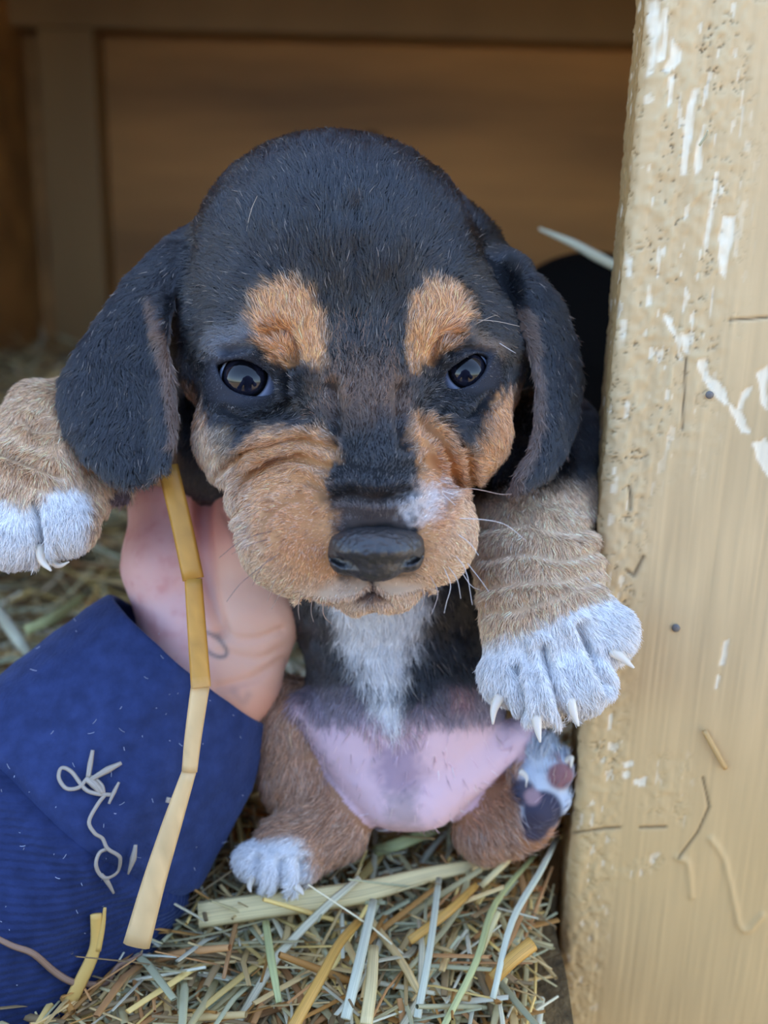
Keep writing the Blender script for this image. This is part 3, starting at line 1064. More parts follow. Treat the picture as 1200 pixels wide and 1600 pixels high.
# whiskers and brow hairs: a few long stiff hairs
WH = []
for pts, c in (
        ([(430, 829), (400, 836), (372, 848), (342, 872)], (40, 34, 40)), ([(418, 843), (388, 852), (362, 866)], (40, 34, 40)),
        ([(440, 862), (410, 884), (376, 912), (354, 940)], (44, 38, 44)), ([(425, 868), (405, 892), (395, 915)], (60, 50, 48)),
        ([(450, 880), (430, 905), (418, 940)], (120, 90, 70)), ([(470, 925), (466, 950), (468, 968)], (150, 120, 96)), ([(488, 935), (486, 955), (490, 972)], (150, 120, 96)),
        ([(505, 940), (506, 962), (520, 976)], (170, 130, 100)), ([(462, 905), (440, 925), (424, 952)], (110, 86, 70)),
        ([(672, 900), (684, 925), (678, 950), (672, 962)], (170, 150, 140)), ([(660, 920), (662, 940), (656, 955)], (150, 130, 120)), ([(694, 888), (704, 915), (698, 940), (694, 958)], (200, 190, 180)),
        ([(700, 885), (714, 905), (720, 935)], (200, 190, 180)), ([(712, 868), (728, 892), (738, 945)], (210, 200, 195)), ([(716, 835), (735, 850), (748, 868)], (220, 212, 206)),
        ([(718, 810), (755, 812), (790, 820), (822, 845)], (226, 214, 206)), ([(714, 775), (690, 768), (712, 790)], (230, 220, 214)), ([(700, 766), (740, 764), (780, 772), (800, 772)], (190, 160, 140)),
        ([(730, 880), (750, 905), (764, 925)], (190, 184, 184)), ([(722, 895), (736, 915), (750, 922)], (190, 184, 184)),
        ([(745, 500), (775, 502), (812, 510)], (190, 170, 150)), ([(780, 536), (796, 546), (806, 552)], (220, 214, 210)), ([(740, 508), (765, 496), (778, 492)], (170, 150, 130)),
        ([(384, 366), (392, 330), (402, 306)], (190, 170, 150)), ([(362, 570), (368, 562), (374, 552)], (150, 150, 160))):
    z0 = zat(pts[0][0], pts[0][1], 6, [HEAD])
    P = [wpt(x, y, z0 - 3 + 9 * i) for i, (x, y) in enumerate(pts)]
    sp = spline(P, 5)
    sp = sp[np.round(np.linspace(0, len(sp) - 1, 10)).astype(int)]
    WH.append((sp, lin(*c)))
curves_obj('whiskers', np.array([w[0] for w in WH]), np.tile(S * np.linspace(0.7, 0.3, 10), (len(WH), 1)), np.array([w[1] for w in WH]), m_fur, puppy)['kind'] = 'stuff'
# ------------------------------------------------------------------ the person holding it
hf = Field((-560, -260, -640), (320, 460, -120), 4.0)
hf.chain([(215, 1130, -300, 78), (300, 1050, -310, 82)], 30, 1)
hf.cone((340, 1080, -300), 78, (330, 980, -315), 84, 40, 1)
hf.chain([(385, 1060, -300, 56), (398, 960, -300, 66), (385, 850, -320, 66), (372, 770, -350, 56)], 40, 1, 40)   # heel and outer palm
hf.chain([(285, 985, -300, 66), (262, 880, -300, 66), (262, 790, -320, 58)], 30, 2, 40)                          # ball of the thumb
hf.chain([(262, 790, -320, 56), (258, 680, -350, 44), (285, 560, -375, 40), (305, 480, -385, 34)], 14, 2)         # thumb
hf.ell(345, 830, -385, 110, 130, 46, 40, 1)
for y, l in ((748, 0.92), (812, 1.0), (876, 0.96), (936, 0.8)):                                                    # fingers round the back
    hf.chain([(400, y + 10, -385, 44), (500, y - 10, -490, 37), (500 + 120 * l, y - 22, -530, 33), (500 + 200 * l, y - 24, -500, 27)], 8, 1, 16)
HV, HF, HID = hf.mesh()
HV = smooth_mesh(HV, HF, 4)
HN = vert_normals(HV, HF)
hx, hy = proj(HV)
hd = np.zeros(len(HV))
for dep, wid, pl in ((20, 11, [(322, 740), (316, 800), (318, 870), (332, 940), (345, 985)]), (5, 7, [(340, 990), (390, 1000), (440, 985)]), (4, 7, [(345, 1018), (400, 1030), (445, 1012)]),
                     (6, 8, [(340, 1075), (395, 1060), (445, 1030)]), (4, 6, [(350, 800), (380, 860), (420, 900)])):
    hd -= dep * np.exp(-(line_d(hx, hy, spline(pl, 5)) / wid) ** 2) * (HN[:, 2] > 0)
HV = HV + HN * (hd + (fbm(HV / 30, 2) - 0.5) * 3)[:, None]
HN = vert_normals(HV, HF)
HC = np.tile(lin(232, 186, 164), (len(HV), 1))
w = sstep(hx, 345, 300)[:, None]
HC = HC * (1 - w) + lin(232, 188, 186) * w
w = (sstep(np.hypot((hx - 345) / 55, (hy - 800) / 80), 1.2, 0.3) * 0.6)[:, None]
HC = HC * (1 - w) + lin(222, 138, 122) * w
w = (sstep(hy, 1020, 1110) * 0.5)[:, None]
HC = HC * (1 - w) + lin(222, 150, 120) * w
w = (sstep(fbm(HV / 22.0 + 9, 3), 0.45, 0.85) * sstep(hx, 330, 290) * 0.4)[:, None]
HC = HC * (1 - w) + lin(204, 120, 118) * w
tt = np.exp(-(line_d(hx, hy, spline([(318, 986), (338, 996), (352, 1012), (353, 1024), (340, 1026), (322, 1014), (318, 986)], 5)) / 3.4) ** 2)
tt = np.maximum(tt, 0.4 * np.exp(-(line_d(hx, hy, spline([(366, 1084), (380, 1096), (388, 1086)], 5)) / 8) ** 2))
w = (tt * 0.7 * (HN[:, 2] > 0))[:, None]
HC = HC * (1 - w) + lin(96, 96, 104) * w
PERSON_AT = wpt(60, 1320, -260)
person = thing('person', PERSON_AT, 'person in a navy fleece sleeve holding the puppy up with one hand', 'person')
m_skin = material('skin', rough=0.5, spec=0.4, attr='tint', sss=0.12)
tag(mesh_obj('hand', to_world(HV), HF, m_skin, person, HC), 'bare hand with a small grey wrist tattoo')

# sleeve
SA, SB = loc(-238, 1640, -170), loc(290, 1030, -285)
ax = SB - SA
LEN = np.linalg.norm(ax)
ax /= LEN
sd_ = np.cross(ax, [0, 0, 1]); sd_ /= np.linalg.norm(sd_)
if sd_[0] < 0: sd_ = -sd_
sn_ = np.cross(sd_, ax)
if sn_[2] < 0: sn_ = -sn_
KS = 1.18


def sleeve_part(name, back0, back1, lip, mat, extra=0.0, seed=0.0):
    """tube between two distances back from the cuff edge; lip adds the turned-in end"""
    prof = []
    if lip:
        for q in np.linspace(90, 8, 10): prof.append((q, -16))
        for w_ in np.linspace(0, math.pi, 9)[1:-1]: prof.append((6 - 8 * math.sin(w_), -8 - 8 * math.cos(w_)))
    nb = int((back1 - back0) / 8)
    for q in np.linspace(back0 + (8 if lip else 0), back1, nb): prof.append((q, 0))
    NS = 150
    th = np.linspace(0, 2 * math.pi, NS, endpoint=False)
    V, UVv = [], []
    for q, inn in prof:
        hw = np.interp(q, [0, 40, 90, 200, 420, 850], [160, 176, 192, 212, 246, 305]) * KS + inn + extra
        sh = np.interp(q, [0, 90, 850], [0, 16, 20]) * KS
        cc = SB - ax * q * KS
        ring = cc + np.cos(th)[:, None] * sd_ * hw + sd_ * sh + np.sin(th)[:, None] * sn_ * hw * 0.74
        V.append(ring)
        UVv.append(np.stack([th / (2 * math.pi), np.full(NS, q / 100.0)], 1))
    V = np.concatenate(V)
    UVv = np.concatenate(UVv)
    n = len(prof)
    i, j = np.meshgrid(np.arange(n - 1), np.arange(NS), indexing='ij')
    t = (j + 1) % NS
    F = np.stack([i * NS + j, i * NS + t, (i + 1) * NS + t, (i + 1) * NS + j], -1).reshape(-1, 4)
    rad = V - (SB - ax * ((SB - V) @ ax)[:, None])
    N = rad / np.linalg.norm(rad, axis=1, keepdims=True)
    al = (SB - V) @ ax
    fold = (fbm(np.stack([N[:, 0] * 2.2 + N[:, 1], N[:, 2] * 2.2 + seed, al / 420], 1), 2) - 0.5) * 44
    fold += (fbm(V / 60 + seed, 2) - 0.5) * 9
    fold -= 13 * np.exp(-((al - 262 * KS) / 9) ** 2)                # the stitched seam
    fold += 5 * np.exp(-((al - 285 * KS) / 14) ** 2)
    V = V + N * fold[:, None]
    o = mesh_obj(name, to_world(V), F, mat, person)
    uv = o.data.uv_layers.new(name='map')
    li = np.zeros(len(o.data.loops), np.int32)
    o.data.loops.foreach_get('vertex_index', li)
    uv.data.foreach_set('uv', UVv[li].astype(np.float32).ravel())
    return o, V


def cloth(name, color, ribs, rough=0.85):
    m = material(name, color, rough=rough, spec=0.15, sheen=0.3)
    nt = m.node_tree
    b = nt.nodes['Principled BSDF']
    b.inputs['Sheen Tint'].default_value = (0.45, 0.58, 1, 1)
    tc = nt.nodes.new('ShaderNodeTexCoord')
    nz = nt.nodes.new('ShaderNodeTexNoise')
    nz.inputs['Scale'].default_value = 900
    nz.inputs['Detail'].default_value = 5
    nt.links.new(tc.outputs['Object'], nz.inputs['Vector'])
    bp = nt.nodes.new('ShaderNodeBump')
    bp.inputs['Strength'].default_value = 0.55
    bp.inputs['Distance'].default_value = 0.0006
    nt.links.new(nz.outputs[0], bp.inputs['Height'])
    last = bp
    if ribs:
        mp = nt.nodes.new('ShaderNodeMapping')
        mp.inputs['Rotation'].default_value = (0, 0, math.radians(28))
        mp.inputs['Scale'].default_value = (9, 1.6, 1)
        wv = nt.nodes.new('ShaderNodeTexWave')
        wv.inputs['Scale'].default_value = 3.2
        wv.inputs['Distortion'].default_value = 1.2
        wv.inputs['Detail'].default_value = 2
        wv.inputs['Detail Scale'].default_value = 3
        nt.links.new(tc.outputs['UV'], mp.inputs[0])
        nt.links.new(mp.outputs[0], wv.inputs['Vector'])
        b2 = nt.nodes.new('ShaderNodeBump')
        b2.inputs['Strength'].default_value = 0.5
        b2.inputs['Distance'].default_value = 0.0006
        nt.links.new(wv.outputs[0], b2.inputs['Height'])
        nt.links.new(bp.outputs[0], b2.inputs['Normal'])
        last = b2
    nt.links.new(last.outputs[0], b.inputs['Normal'])
    # soft mottling of the pile
    n2 = nt.nodes.new('ShaderNodeTexNoise')
    n2.inputs['Scale'].default_value = 220
    n2.inputs['Detail'].default_value = 6
    nt.links.new(tc.outputs['Object'], n2.inputs['Vector'])
    mr = nt.nodes.new('ShaderNodeMapRange')
    mr.inputs[1].default_value = 0.3; mr.inputs[2].default_value = 0.7
    mr.inputs[3].default_value = 0.78; mr.inputs[4].default_value = 1.25
    nt.links.new(n2.outputs[0], mr.inputs[0])
    mx = nt.nodes.new('ShaderNodeMix'); mx.data_type = 'RGBA'; mx.blend_type = 'MULTIPLY'
    mx.inputs[0].default_value = 1
    mx.inputs[6].default_value = (*color, 1)
    nt.links.new(mr.outputs[0], mx.inputs[7])
    nt.links.new(mx.outputs[2], b.inputs['Base Color'])
    return m


NAVY = tuple(lin(46, 60, 104))
m_fleece = cloth('navy_fleece', NAVY, False)
m_knit = cloth('navy_knit', tuple(lin(40, 53, 94)), True)
sl_o, SV1 = sleeve_part('sleeve', 262, 850, False, m_knit, 0)
cf_o, SV2 = sleeve_part('cuff', 0, 264, True, m_fleece, 3)
SVx = np.concatenate([SV1, SV2])
sxx, syy = proj(SVx)


def sleeve_z(px, py):
    d = (sxx - px) ** 2 + (syy - py) ** 2
    m = d < 14 * 14
    return SVx[m, 2].max() if m.any() else SVx[np.argmin(d), 2]
# unseen rest of the jacket, added as the dark figure the eyes reflect
jf = Field((-0.45, -0.62, -0.34), (0.32, 0.14, 0.52), 0.012)


def jcap(a, ra, b, rb, k=0.05):
    a, b = np.array(a), np.array(b)
    E_ = b - a
    def fn(X, Y, Z):
        x, y, z = X - a[0], Y - a[1], Z - a[2]
        t = np.clip((x * E_[0] + y * E_[1] + z * E_[2]) / (E_ @ E_), 0, 1)
        return np.sqrt((x - E_[0] * t) ** 2 + (y - E_[1] * t) ** 2 + (z - E_[2] * t) ** 2) - (ra + (rb - ra) * t)
    m = max(ra, rb)
    jf.add(fn, np.minimum(a, b) - m, np.maximum(a, b) + m, k)


WA = to_world(SA)
wax = to_world(SA + ax * 60) - WA
jcap((0.0, -0.38, -0.14), 0.17, (0.0, -0.35, 0.32), 0.15)
jcap((-0.14, -0.37, 0.32), 0.09, (0.14, -0.37, 0.32), 0.09)
elbow = np.array([-0.27, -0.12, -0.02])
jcap((-0.16, -0.41, 0.29), 0.075, elbow, 0.062)
jcap(elbow, 0.062, WA + wax * 0.8, 0.044)
jcap((0.16, -0.41, 0.29), 0.075, (0.23, -0.20, 0.10), 0.062)
jcap((0.23, -0.20, 0.10), 0.060, (0.12, -0.10, 0.16), 0.045)
JV, JF, _ = jf.mesh()
JV = smooth_mesh(JV, JF, 3)
mesh_obj('jacket', JV, JF[:, ::-1], m_fleece, person)
# ------------------------------------------------------------------ the painted post at the opening
pc = wpt(938, 800, -95)                # a point on its front left arris
yaw = math.radians(9)
tu = np.array([math.cos(yaw), -math.sin(yaw), 0])      # along its face
td = np.array([math.sin(yaw), math.cos(yaw), 0])       # into the kennel
RD, WID, DEP = 0.0042, 0.125, 0.038
h = 0.0005
prof, nrm = [], []
for d in np.linspace(DEP, RD, 24): prof.append((0, d)); nrm.append((-1, 0))
for w_ in np.linspace(0, math.pi / 2, 9)[1:-1]:
    prof.append((RD - RD * math.cos(w_), RD - RD * math.sin(w_))); nrm.append((-math.cos(w_), -math.sin(w_)))
for u_ in np.arange(RD, WID, h): prof.append((u_, 0)); nrm.append((0, -1))
for d in np.linspace(0, DEP, 6): prof.append((WID, d)); nrm.append((1, 0))
prof, nrm = np.array(prof), np.array(nrm)
zz = np.concatenate([np.linspace(-0.16, -0.05, 12), np.arange(-0.049, 0.315, h), np.linspace(0.32, 0.47, 12)])
NP, NZ = len(prof), len(zz)
XY = pc[None, :2] + prof[:, :1] * tu[None, :2] + prof[:, 1:] * td[None, :2]
OV = np.concatenate([np.tile(XY, (NZ, 1)), np.repeat(zz, NP)[:, None]], 1)
ON = np.tile(nrm[:, :1] * tu[None] + nrm[:, 1:] * td[None], (NZ, 1))
ux, ud = np.tile(prof[:, 0], NZ), np.tile(prof[:, 1], NZ)
oz = OV[:, 2]
qx, qy = proj(to_loc(OV))
q3 = np.stack([ux * 1000, ud * 1000, oz * 1000], 1)       # millimetres
frontm = sstep(ud, 0.004, 0.0005)
rough_zone = np.clip(sstep(ux, 0.034, 0.016) * sstep(oz, 0.13, 0.18) + 0.8 * sstep(ux, 0.016, 0.008) + 0.7 * sstep(poly_sd(qx, qy, [(885, 1150), (985, 1160), (960, 1230), (895, 1262)]), 10, -12)
                     + 0.55 * sstep(poly_sd(qx, qy, [(1010, 1180), (1085, 1180), (1070, 1290), (1000, 1270)]), 14, -14) + 0.8 * sstep(poly_sd(qx, qy, [(940, 1365), (1030, 1330), (1040, 1350), (990, 1375)]), 6, -6), 0, 1)
cr = np.abs(fbm(q3 / np.array([2.0, 3, 2.4]), 3) - 0.5)
crack = sstep(cr, 0.030, 0.0) * sstep(fbm(q3 / 4.0 + 40, 2), 0.38, 0.58)
lumps = fbm(q3 / np.array([1.6, 2, 2.4]) + 7, 2)
grain = fbm(q3 / np.array([0.9, 2, 30]) + 3, 2)
dsp = (grain - 0.5) * 0.00030 + rough_zone * ((lumps - 0.5) * 0.0011 - crack * 0.0006)
dsp += (fbm(q3 / np.array([9, 9, 40.]), 2) - 0.5) * 0.0006
PAINT = lin(212, 185, 140)
OC = np.tile(PAINT, (len(OV), 1))
OC *= (1 + (fbm(q3 / np.array([5, 5, 26.]) + 5, 3) - 0.5) * 0.22)[:, None]
OC *= (1 + (grain - 0.5) * 0.14)[:, None]


def oblend(m, c, a=1.0):
    w_ = np.clip(m * a, 0, 1)[:, None]
    OC[:] = OC * (1 - w_) + np.asarray(c) * w_


oblend(rough_zone * crack, lin(120, 92, 56), 0.6)
oblend(rough_zone * sstep(lumps, 0.55, 0.75), lin(214, 194, 152), 0.6)
oblend(sstep(oz, 0.12, 0.02) * frontm, lin(214, 180, 120), 0.6)
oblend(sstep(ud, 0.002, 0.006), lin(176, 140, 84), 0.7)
rag = (fbm(q3 / np.array([1.0, 2, 4.]) + 77, 3) - 0.5) * 9
CHIPS = [
    [(1010, 0), (1028, 0), (1032, 40), (1022, 112), (1011, 122), (1014, 60)], [(1036, 10), (1044, 10), (1040, 90), (1031, 95)],
    [(1050, 58), (1064, 80), (1062, 96), (1046, 112), (1036, 110), (1046, 90)], [(1046, 120), (1052, 118), (1050, 160), (1044, 165)],
    [(1080, 138), (1090, 138), (1082, 200), (1073, 272), (1064, 274), (1069, 205)], [(1098, 190), (1104, 196), (1094, 262), (1086, 275), (1086, 240)],
    [(1116, 268), (1123, 268), (1118, 300), (1108, 368), (1100, 405), (1098, 380), (1108, 330)], [(1130, 338), (1152, 336), (1146, 380), (1132, 430), (1122, 428), (1124, 370)],
    [(978, 396), (988, 400), (988, 434), (978, 430)], [(1011, 444), (1018, 444), (1016, 475), (1010, 478)], [(1038, 490), (1052, 500), (1056, 525), (1044, 515)], [(1064, 520), (1076, 522), (1076, 552), (1066, 545)],
    [(1090, 564), (1104, 562), (1108, 586), (1128, 600), (1140, 628), (1158, 642), (1172, 676), (1160, 678), (1144, 650), (1138, 634), (1120, 618), (1098, 596)],
    [(1158, 612), (1174, 606), (1168, 620), (1160, 640), (1150, 640)], [(1182, 584), (1200, 570), (1200, 640), (1190, 630)], [(1176, 692), (1198, 684), (1206, 700), (1206, 745), (1190, 735), (1180, 712)],
    [(1132, 1002), (1137, 1000), (1132, 1038), (1126, 1038)], [(1122, 1056), (1126, 1056), (1122, 1076), (1117, 1076)], [(952, 1118), (958, 1116), (956, 1140), (950, 1142)], [(940, 1098), (945, 1098), (942, 1112), (937, 1110)],
    [(974, 1192), (992, 1188), (990, 1196), (976, 1200)], [(972, 1204), (986, 1206), (984, 1216), (972, 1214)], [(988, 1218), (1012, 1214), (1006, 1226), (990, 1228)],
    [(972, 500), (976, 500), (974, 540), (970, 545)], [(932, 890), (936, 880), (934, 905), (930, 905)]]
chips = np.zeros(len(OV))
near = frontm + (ud < 0.006)
for c in CHIPS:
    x0, y0 = np.min(c, 0) - 20; x1, y1 = np.max(c, 0) + 20
    ii = np.nonzero((qx > x0) & (qx < x1) & (qy > y0) & (qy < y1) & (near > 0))[0]
    if len(ii):
        chips[ii] = np.maximum(chips[ii], sstep(poly_sd(qx[ii], qy[ii], c) + rag[ii], 2.5, -2.5))
speck = sstep(fbm(q3 / np.array([1.4, 2, 5.]) + 31, 2), 0.735, 0.78) * rough_zone
chips = np.maximum(chips, speck * 0.7)
oblend(chips, lin(244, 232, 204) * (0.9 + 0.2 * grain[:, None]))
dsp -= chips * 0.00035
for wid, dep, pl in ((2.2, .0006, [(892, 1302), (930, 1297), (968, 1293)]), (2.2, .0006, [(1000, 1293), (1040, 1292)]), (2.2, .0009, [(983, 760), (985, 775), (984, 796)]), (2, .0005, [(1098, 1215), (1108, 1260), (1090, 1300), (1060, 1340)]),
                     (2, .0006, [(1140, 500), (1175, 498), (1200, 496)]), (3, .0005, [(1005, 870), (990, 900), (978, 890)]), (2, .0005, [(1072, 560), (1066, 670)])):
    d_ = line_d(qx, qy, pl)
    k_ = np.exp(-(d_ / wid) ** 2) * frontm
    dsp -= dep * k_
    oblend(k_, lin(96, 74, 48), 0.75)
for pl in ([(1110, 1310), (1130, 1340), (1145, 1400), (1155, 1445), (1170, 1452), (1190, 1430)], [(1058, 1340), (1075, 1350), (1080, 1400)]):   # runs in the paint
    dsp += 0.0006 * np.exp(-(line_d(qx, qy, spline(pl, 4)) / 5) ** 2) * frontm
OV = OV + ON * dsp[:, None]
i, j = np.meshgrid(np.arange(NZ - 1), np.arange(NP - 1), indexing='ij')
OF = np.stack([i * NP + j, i * NP + j + 1, (i + 1) * NP + j + 1, (i + 1) * NP + j], -1).reshape(-1, 4)
m_post = material('post_paint', rough=0.55, spec=0.35, attr='tint')
post = mesh_obj('door_post', OV, OF, m_post, None, OC, at=(pc[0], pc[1], 0))
tag(post, 'tan painted wooden post with chipped flaking paint beside the puppy', 'post', kind='structure')
m_nail = material('nail_steel', (0.16, 0.15, 0.14), rough=0.45, spec=0.6)
for x, y, r in ((1057, 980, 0.0011), (1108, 617, 0.0010)):
    d_ = (qx - x) ** 2 + (qy - y) ** 2 + 1e6 * (ud > 0.001)
    p = OV[np.argmin(d_)]
    V, F = tube([p + td * 0.004, p - td * 0.0002, p - td * 0.0006, p - td * 0.0008], [r * 0.6, r, r, r * 0.5], 12)
    mesh_obj('nail', V, F, m_nail, post)


def post_point(x, y, out=0.0):
    d_ = (qx - x) ** 2 + (qy - y) ** 2 + 1e6 * (ud > 0.001)
    return OV[np.argmin(d_)] - td * out
# ------------------------------------------------------------------ hay bedding
def fibre(m, amt=0.3):
    """lengthwise fibres on a stalk, in colour and fine relief"""
    nt = m.node_tree
    b = nt.nodes['Principled BSDF']
    at = nt.nodes.new('ShaderNodeAttribute'); at.attribute_name = 'grain'
    mp = nt.nodes.new('ShaderNodeMapping'); mp.inputs['Scale'].default_value = (6, 6, 1.6)
    nz = nt.nodes.new('ShaderNodeTexNoise'); nz.inputs['Scale'].default_value = 1.0; nz.inputs['Detail'].default_value = 3
    nt.links.new(at.outputs['Vector'], mp.inputs[0]); nt.links.new(mp.outputs[0], nz.inputs['Vector'])
    mr = nt.nodes.new('ShaderNodeMapRange')
    for q, v in zip((1, 2, 3, 4), (0.3, 0.7, 1 - amt, 1 + amt)): mr.inputs[q].default_value = v
    nt.links.new(nz.outputs[0], mr.inputs[0])
    mx = nt.nodes.new('ShaderNodeMix'); mx.data_type = 'RGBA'; mx.blend_type = 'MULTIPLY'; mx.inputs[0].default_value = 1
    inp = b.inputs['Base Color']
    if inp.is_linked:
        nt.links.new(inp.links[0].from_socket, mx.inputs[6])
    else:
        mx.inputs[6].default_value = inp.default_value
    nt.links.new(mr.outputs[0], mx.inputs[7]); nt.links.new(mx.outputs[2], inp)
    bp = nt.nodes.new('ShaderNodeBump'); bp.inputs['Strength'].default_value = 0.4; bp.inputs['Distance'].default_value = 0.0003
    nt.links.new(nz.outputs[0], bp.inputs['Height']); nt.links.new(bp.outputs[0], b.inputs['Normal'])
    return m


STRAWS = [lin(222, 192, 118), lin(206, 178, 122), lin(196, 184, 136), lin(176, 176, 140), lin(210, 208, 182), lin(170, 124, 66), lin(188, 140, 90), lin(150, 128, 92), lin(214, 206, 172)]
m_straw = [fibre(material('straw', tuple(c), rough=0.5, spec=0.4, jitter=0.22)) for c in STRAWS]
m_hay = material('hay_mass', rough=0.6, spec=0.3, attr='tint')


def hay_h(x, y):
    """height of the bedding: a hollow at the front, banked up to the back and sides"""
    x, y = np.asarray(x, float), np.asarray(y, float)
    h_ = 0.010 + 0.062 * sstep(y, 0.34, 0.80) + 0.03 * sstep(-x, 0.14, 0.30) * sstep(y, 0.22, 0.40)
    h_ = h_ - 0.016 * sstep(y, 0.235, 0.17)
    return h_ + 0.012 * np.sin(23 * x + 4) * np.sin(17 * y) * sstep(y, 0.3, 0.5)


def stalk(L, w, bend, kink, flat, nseg=6):
    """a bent stalk along x, resting at z=0"""
    t = np.linspace(-0.5, 0.5, nseg + 1)
    P = np.stack([t * L, bend * L * (t * t - 0.08) + kink * L * np.abs(t) * np.sign(bend + 1e-6) * 0.4, 0.05 * L * np.sin(3 * t)], 1)
    r = w * np.interp(np.abs(t), [0, 0.4, 0.5], [1, 0.92, 0.75])
    V, F = tube(P, r, 6, flat, (0, 0, 1))
    return V, F


GX0, GX1 = -0.34, 0.295


def edge_x(y):
    """how far the spilled hay reaches towards the post in front of and under it"""
    return np.minimum(0.0570, 0.0122 + 0.182 * np.asarray(y, float))


def spot(y0, y1):
    while True:
        y = y0 + (y1 - y0) * random.random()
        x = GX0 + (GX1 - GX0) * random.random()
        if x > edge_x(y) and y < 0.30: continue
        if abs(x) > 0.05 + 0.62 * y: continue
        return x, y


# the bulk of it: one uncountable mass
VS, FS, CS, off = [], [], [], 0
pal = np.array(STRAWS)
for i in range(20000):
    far = i % 4 == 0
    x, y = spot(0.40, 0.95) if far else spot(0.125, 0.42) if i % 3 else spot(0.15, 0.30)
    L = random.uniform(0.025, 0.09) * (1.4 if far else 1)
    w = random.choice((0.0004, 0.0005, 0.0006, 0.0008, 0.0012)) * (1.5 if far else 1)
    V, F = stalk(L, w, random.uniform(-0.35, 0.35), random.choice((0, 0, 0.3)), random.choice((0.25, 0.3, 0.9)), 4)
    a, p = random.uniform(0, 6.283), random.gauss(0, 0.22)
    ca, sa, cp, sp_ = math.cos(a), math.sin(a), math.cos(p), math.sin(p)
    X = V[:, 0] * cp - V[:, 2] * sp_
    Z = V[:, 0] * sp_ + V[:, 2] * cp
    dep = random.uniform(0, 1) ** 1.5
    W = np.stack([x + X * ca - V[:, 1] * sa, y + X * sa + V[:, 1] * ca, Z + float(hay_h(x, y)) - 0.002 - 0.012 * dep], 1)
    W[:, 2] = np.maximum(W[:, 2], -0.0065)
    if ((W[:, 1] < 0.30) & (W[:, 0] > edge_x(W[:, 1]))).any(): continue
    if W[:, 0].min() < -0.344 or W[:, 1].max() > BACK - 0.002: continue
    VS.append(W); FS += [tuple(q + off for q in f) for f in F if len(f) == 4]; off += len(W)
    c = pal[random.choice((0, 1, 1, 2, 2, 3, 3, 4, 5, 6, 7, 7, 8))] * random.uniform(0.85, 1.5)
    CS.append(np.tile(c, (len(W), 1)))
hay = mesh_obj('hay', np.concatenate(VS), np.array(FS), m_hay, None, np.concatenate(CS), at=(0, 0.3, 0))
tag(hay, 'loose bed of dry hay covering the kennel floor', 'hay', kind='stuff')
# chaff underneath: the matted layer the stalks lie on
gx, gy = np.meshgrid(np.linspace(GX0, 0.30, 90), np.linspace(0.12, BACK - 0.002, 120))
gz = hay_h(gx, gy) - 0.009 + 0.005 * (fbm(np.stack([gx.ravel() * 160, gy.ravel() * 160, gx.ravel() * 0], 1), 3).reshape(gx.shape) - 0.5)
gz = np.maximum(gz, -0.0062)
CV = np.stack([gx.ravel(), gy.ravel(), gz.ravel()], 1)
i, j = np.meshgrid(np.arange(119), np.arange(89), indexing='ij')
CF = np.stack([i * 90 + j, i * 90 + j + 1, (i + 1) * 90 + j + 1, (i + 1) * 90 + j], -1).reshape(-1, 4)
ctr = CV[CF].mean(1)
CF = CF[~((ctr[:, 0] > 0.054) & (ctr[:, 1] < 0.305))]
m_chaff = material('chaff', tuple(lin(104, 84, 52)), rough=0.9, var=((260, 260, 260), 0.55, 5), bump=((700, 700, 700), 0.8, 0.002))
tag(mesh_obj('chaff', CV, CF, m_chaff, hay), kind='stuff')

# stalks lying on top, one object each, of a dozen shapes
protos = []
for q in range(14):
    V, F = stalk(0.06, random.choice((0.0007, 0.0010, 0.0013, 0.0018)), random.uniform(-0.3, 0.3), random.choice((0, 0.25)), random.choice((0.22, 0.35, 0.8)), 6)
    for mi in random.sample(range(len(m_straw)), 3):
        protos.append((mesh_data('hay_stalk', V, F, m_straw[mi]), mi))
        grain_attr(protos[-1][0], 7, 6)
for i in range(290):
    me, mi = random.choice(protos)
    x, y = spot(0.14, 0.36) if i < 230 else spot(0.36, 0.8)
    if i < 230 and x > -0.02 and random.random() < 0.35:
        a = random.gauss(1.25, 0.35)
    else:
        a = random.uniform(0, 6.283)
    ll = random.uniform(0.5, 1.25)
    ex = abs(math.cos(a)) * 0.03 * ll
    if (x + ex > edge_x(y - abs(math.sin(a)) * 0.02) and y < 0.34) or x - ex < -0.34: continue
    o = put('hay_stalk', me)
    o.location = (x, y, float(hay_h(x, y)) + random.uniform(0.0, 0.006))
    o.rotation_euler = (random.uniform(-0.3, 0.3), random.gauss(0, 0.13), a)
    o.scale = (ll, 1, 1)
    hue = ('yellow', 'tan', 'straw coloured', 'dull green', 'whitish', 'brown', 'reddish tan', 'grey brown', 'cream')[mi]
    where = 'on the bedding before and beside the puppy' if i < 230 else 'on the bedding behind the puppy'
    tag(o, 'loose %s hay stalk lying %s' % (hue, where), 'hay stalk', 'loose %s hay stalks %s' % (hue, where))


def straw_at(name, pts, wid, mat, label, cat, flat=0.3, lift=0.001, sides=8, world=False, taper=None):
    """a single stalk through picture spots that lie at the given heights (or depths)"""
    P = np.array(pts, float) if world else np.array([ray_at_height(x, y, z) for x, y, z in pts])
    P = spline(P, 5)
    n = len(P)
    r = np.interp(np.linspace(0, 1, n), np.linspace(0, 1, len(wid)), wid) if isinstance(wid, (list, tuple)) else np.full(n, wid)
    V, F = tube(P, r, sides, flat, CAM_POS - P[n // 2])
    c = P.mean(0)
    o = mesh_obj(name, V, F, mat, None, at=c)
    grain_attr(o.data, n, sides)
    return tag(o, label, cat)


def straw_mat(name, c):
    return fibre(material(name, tuple(c), rough=0.45, spec=0.4), 0.26)


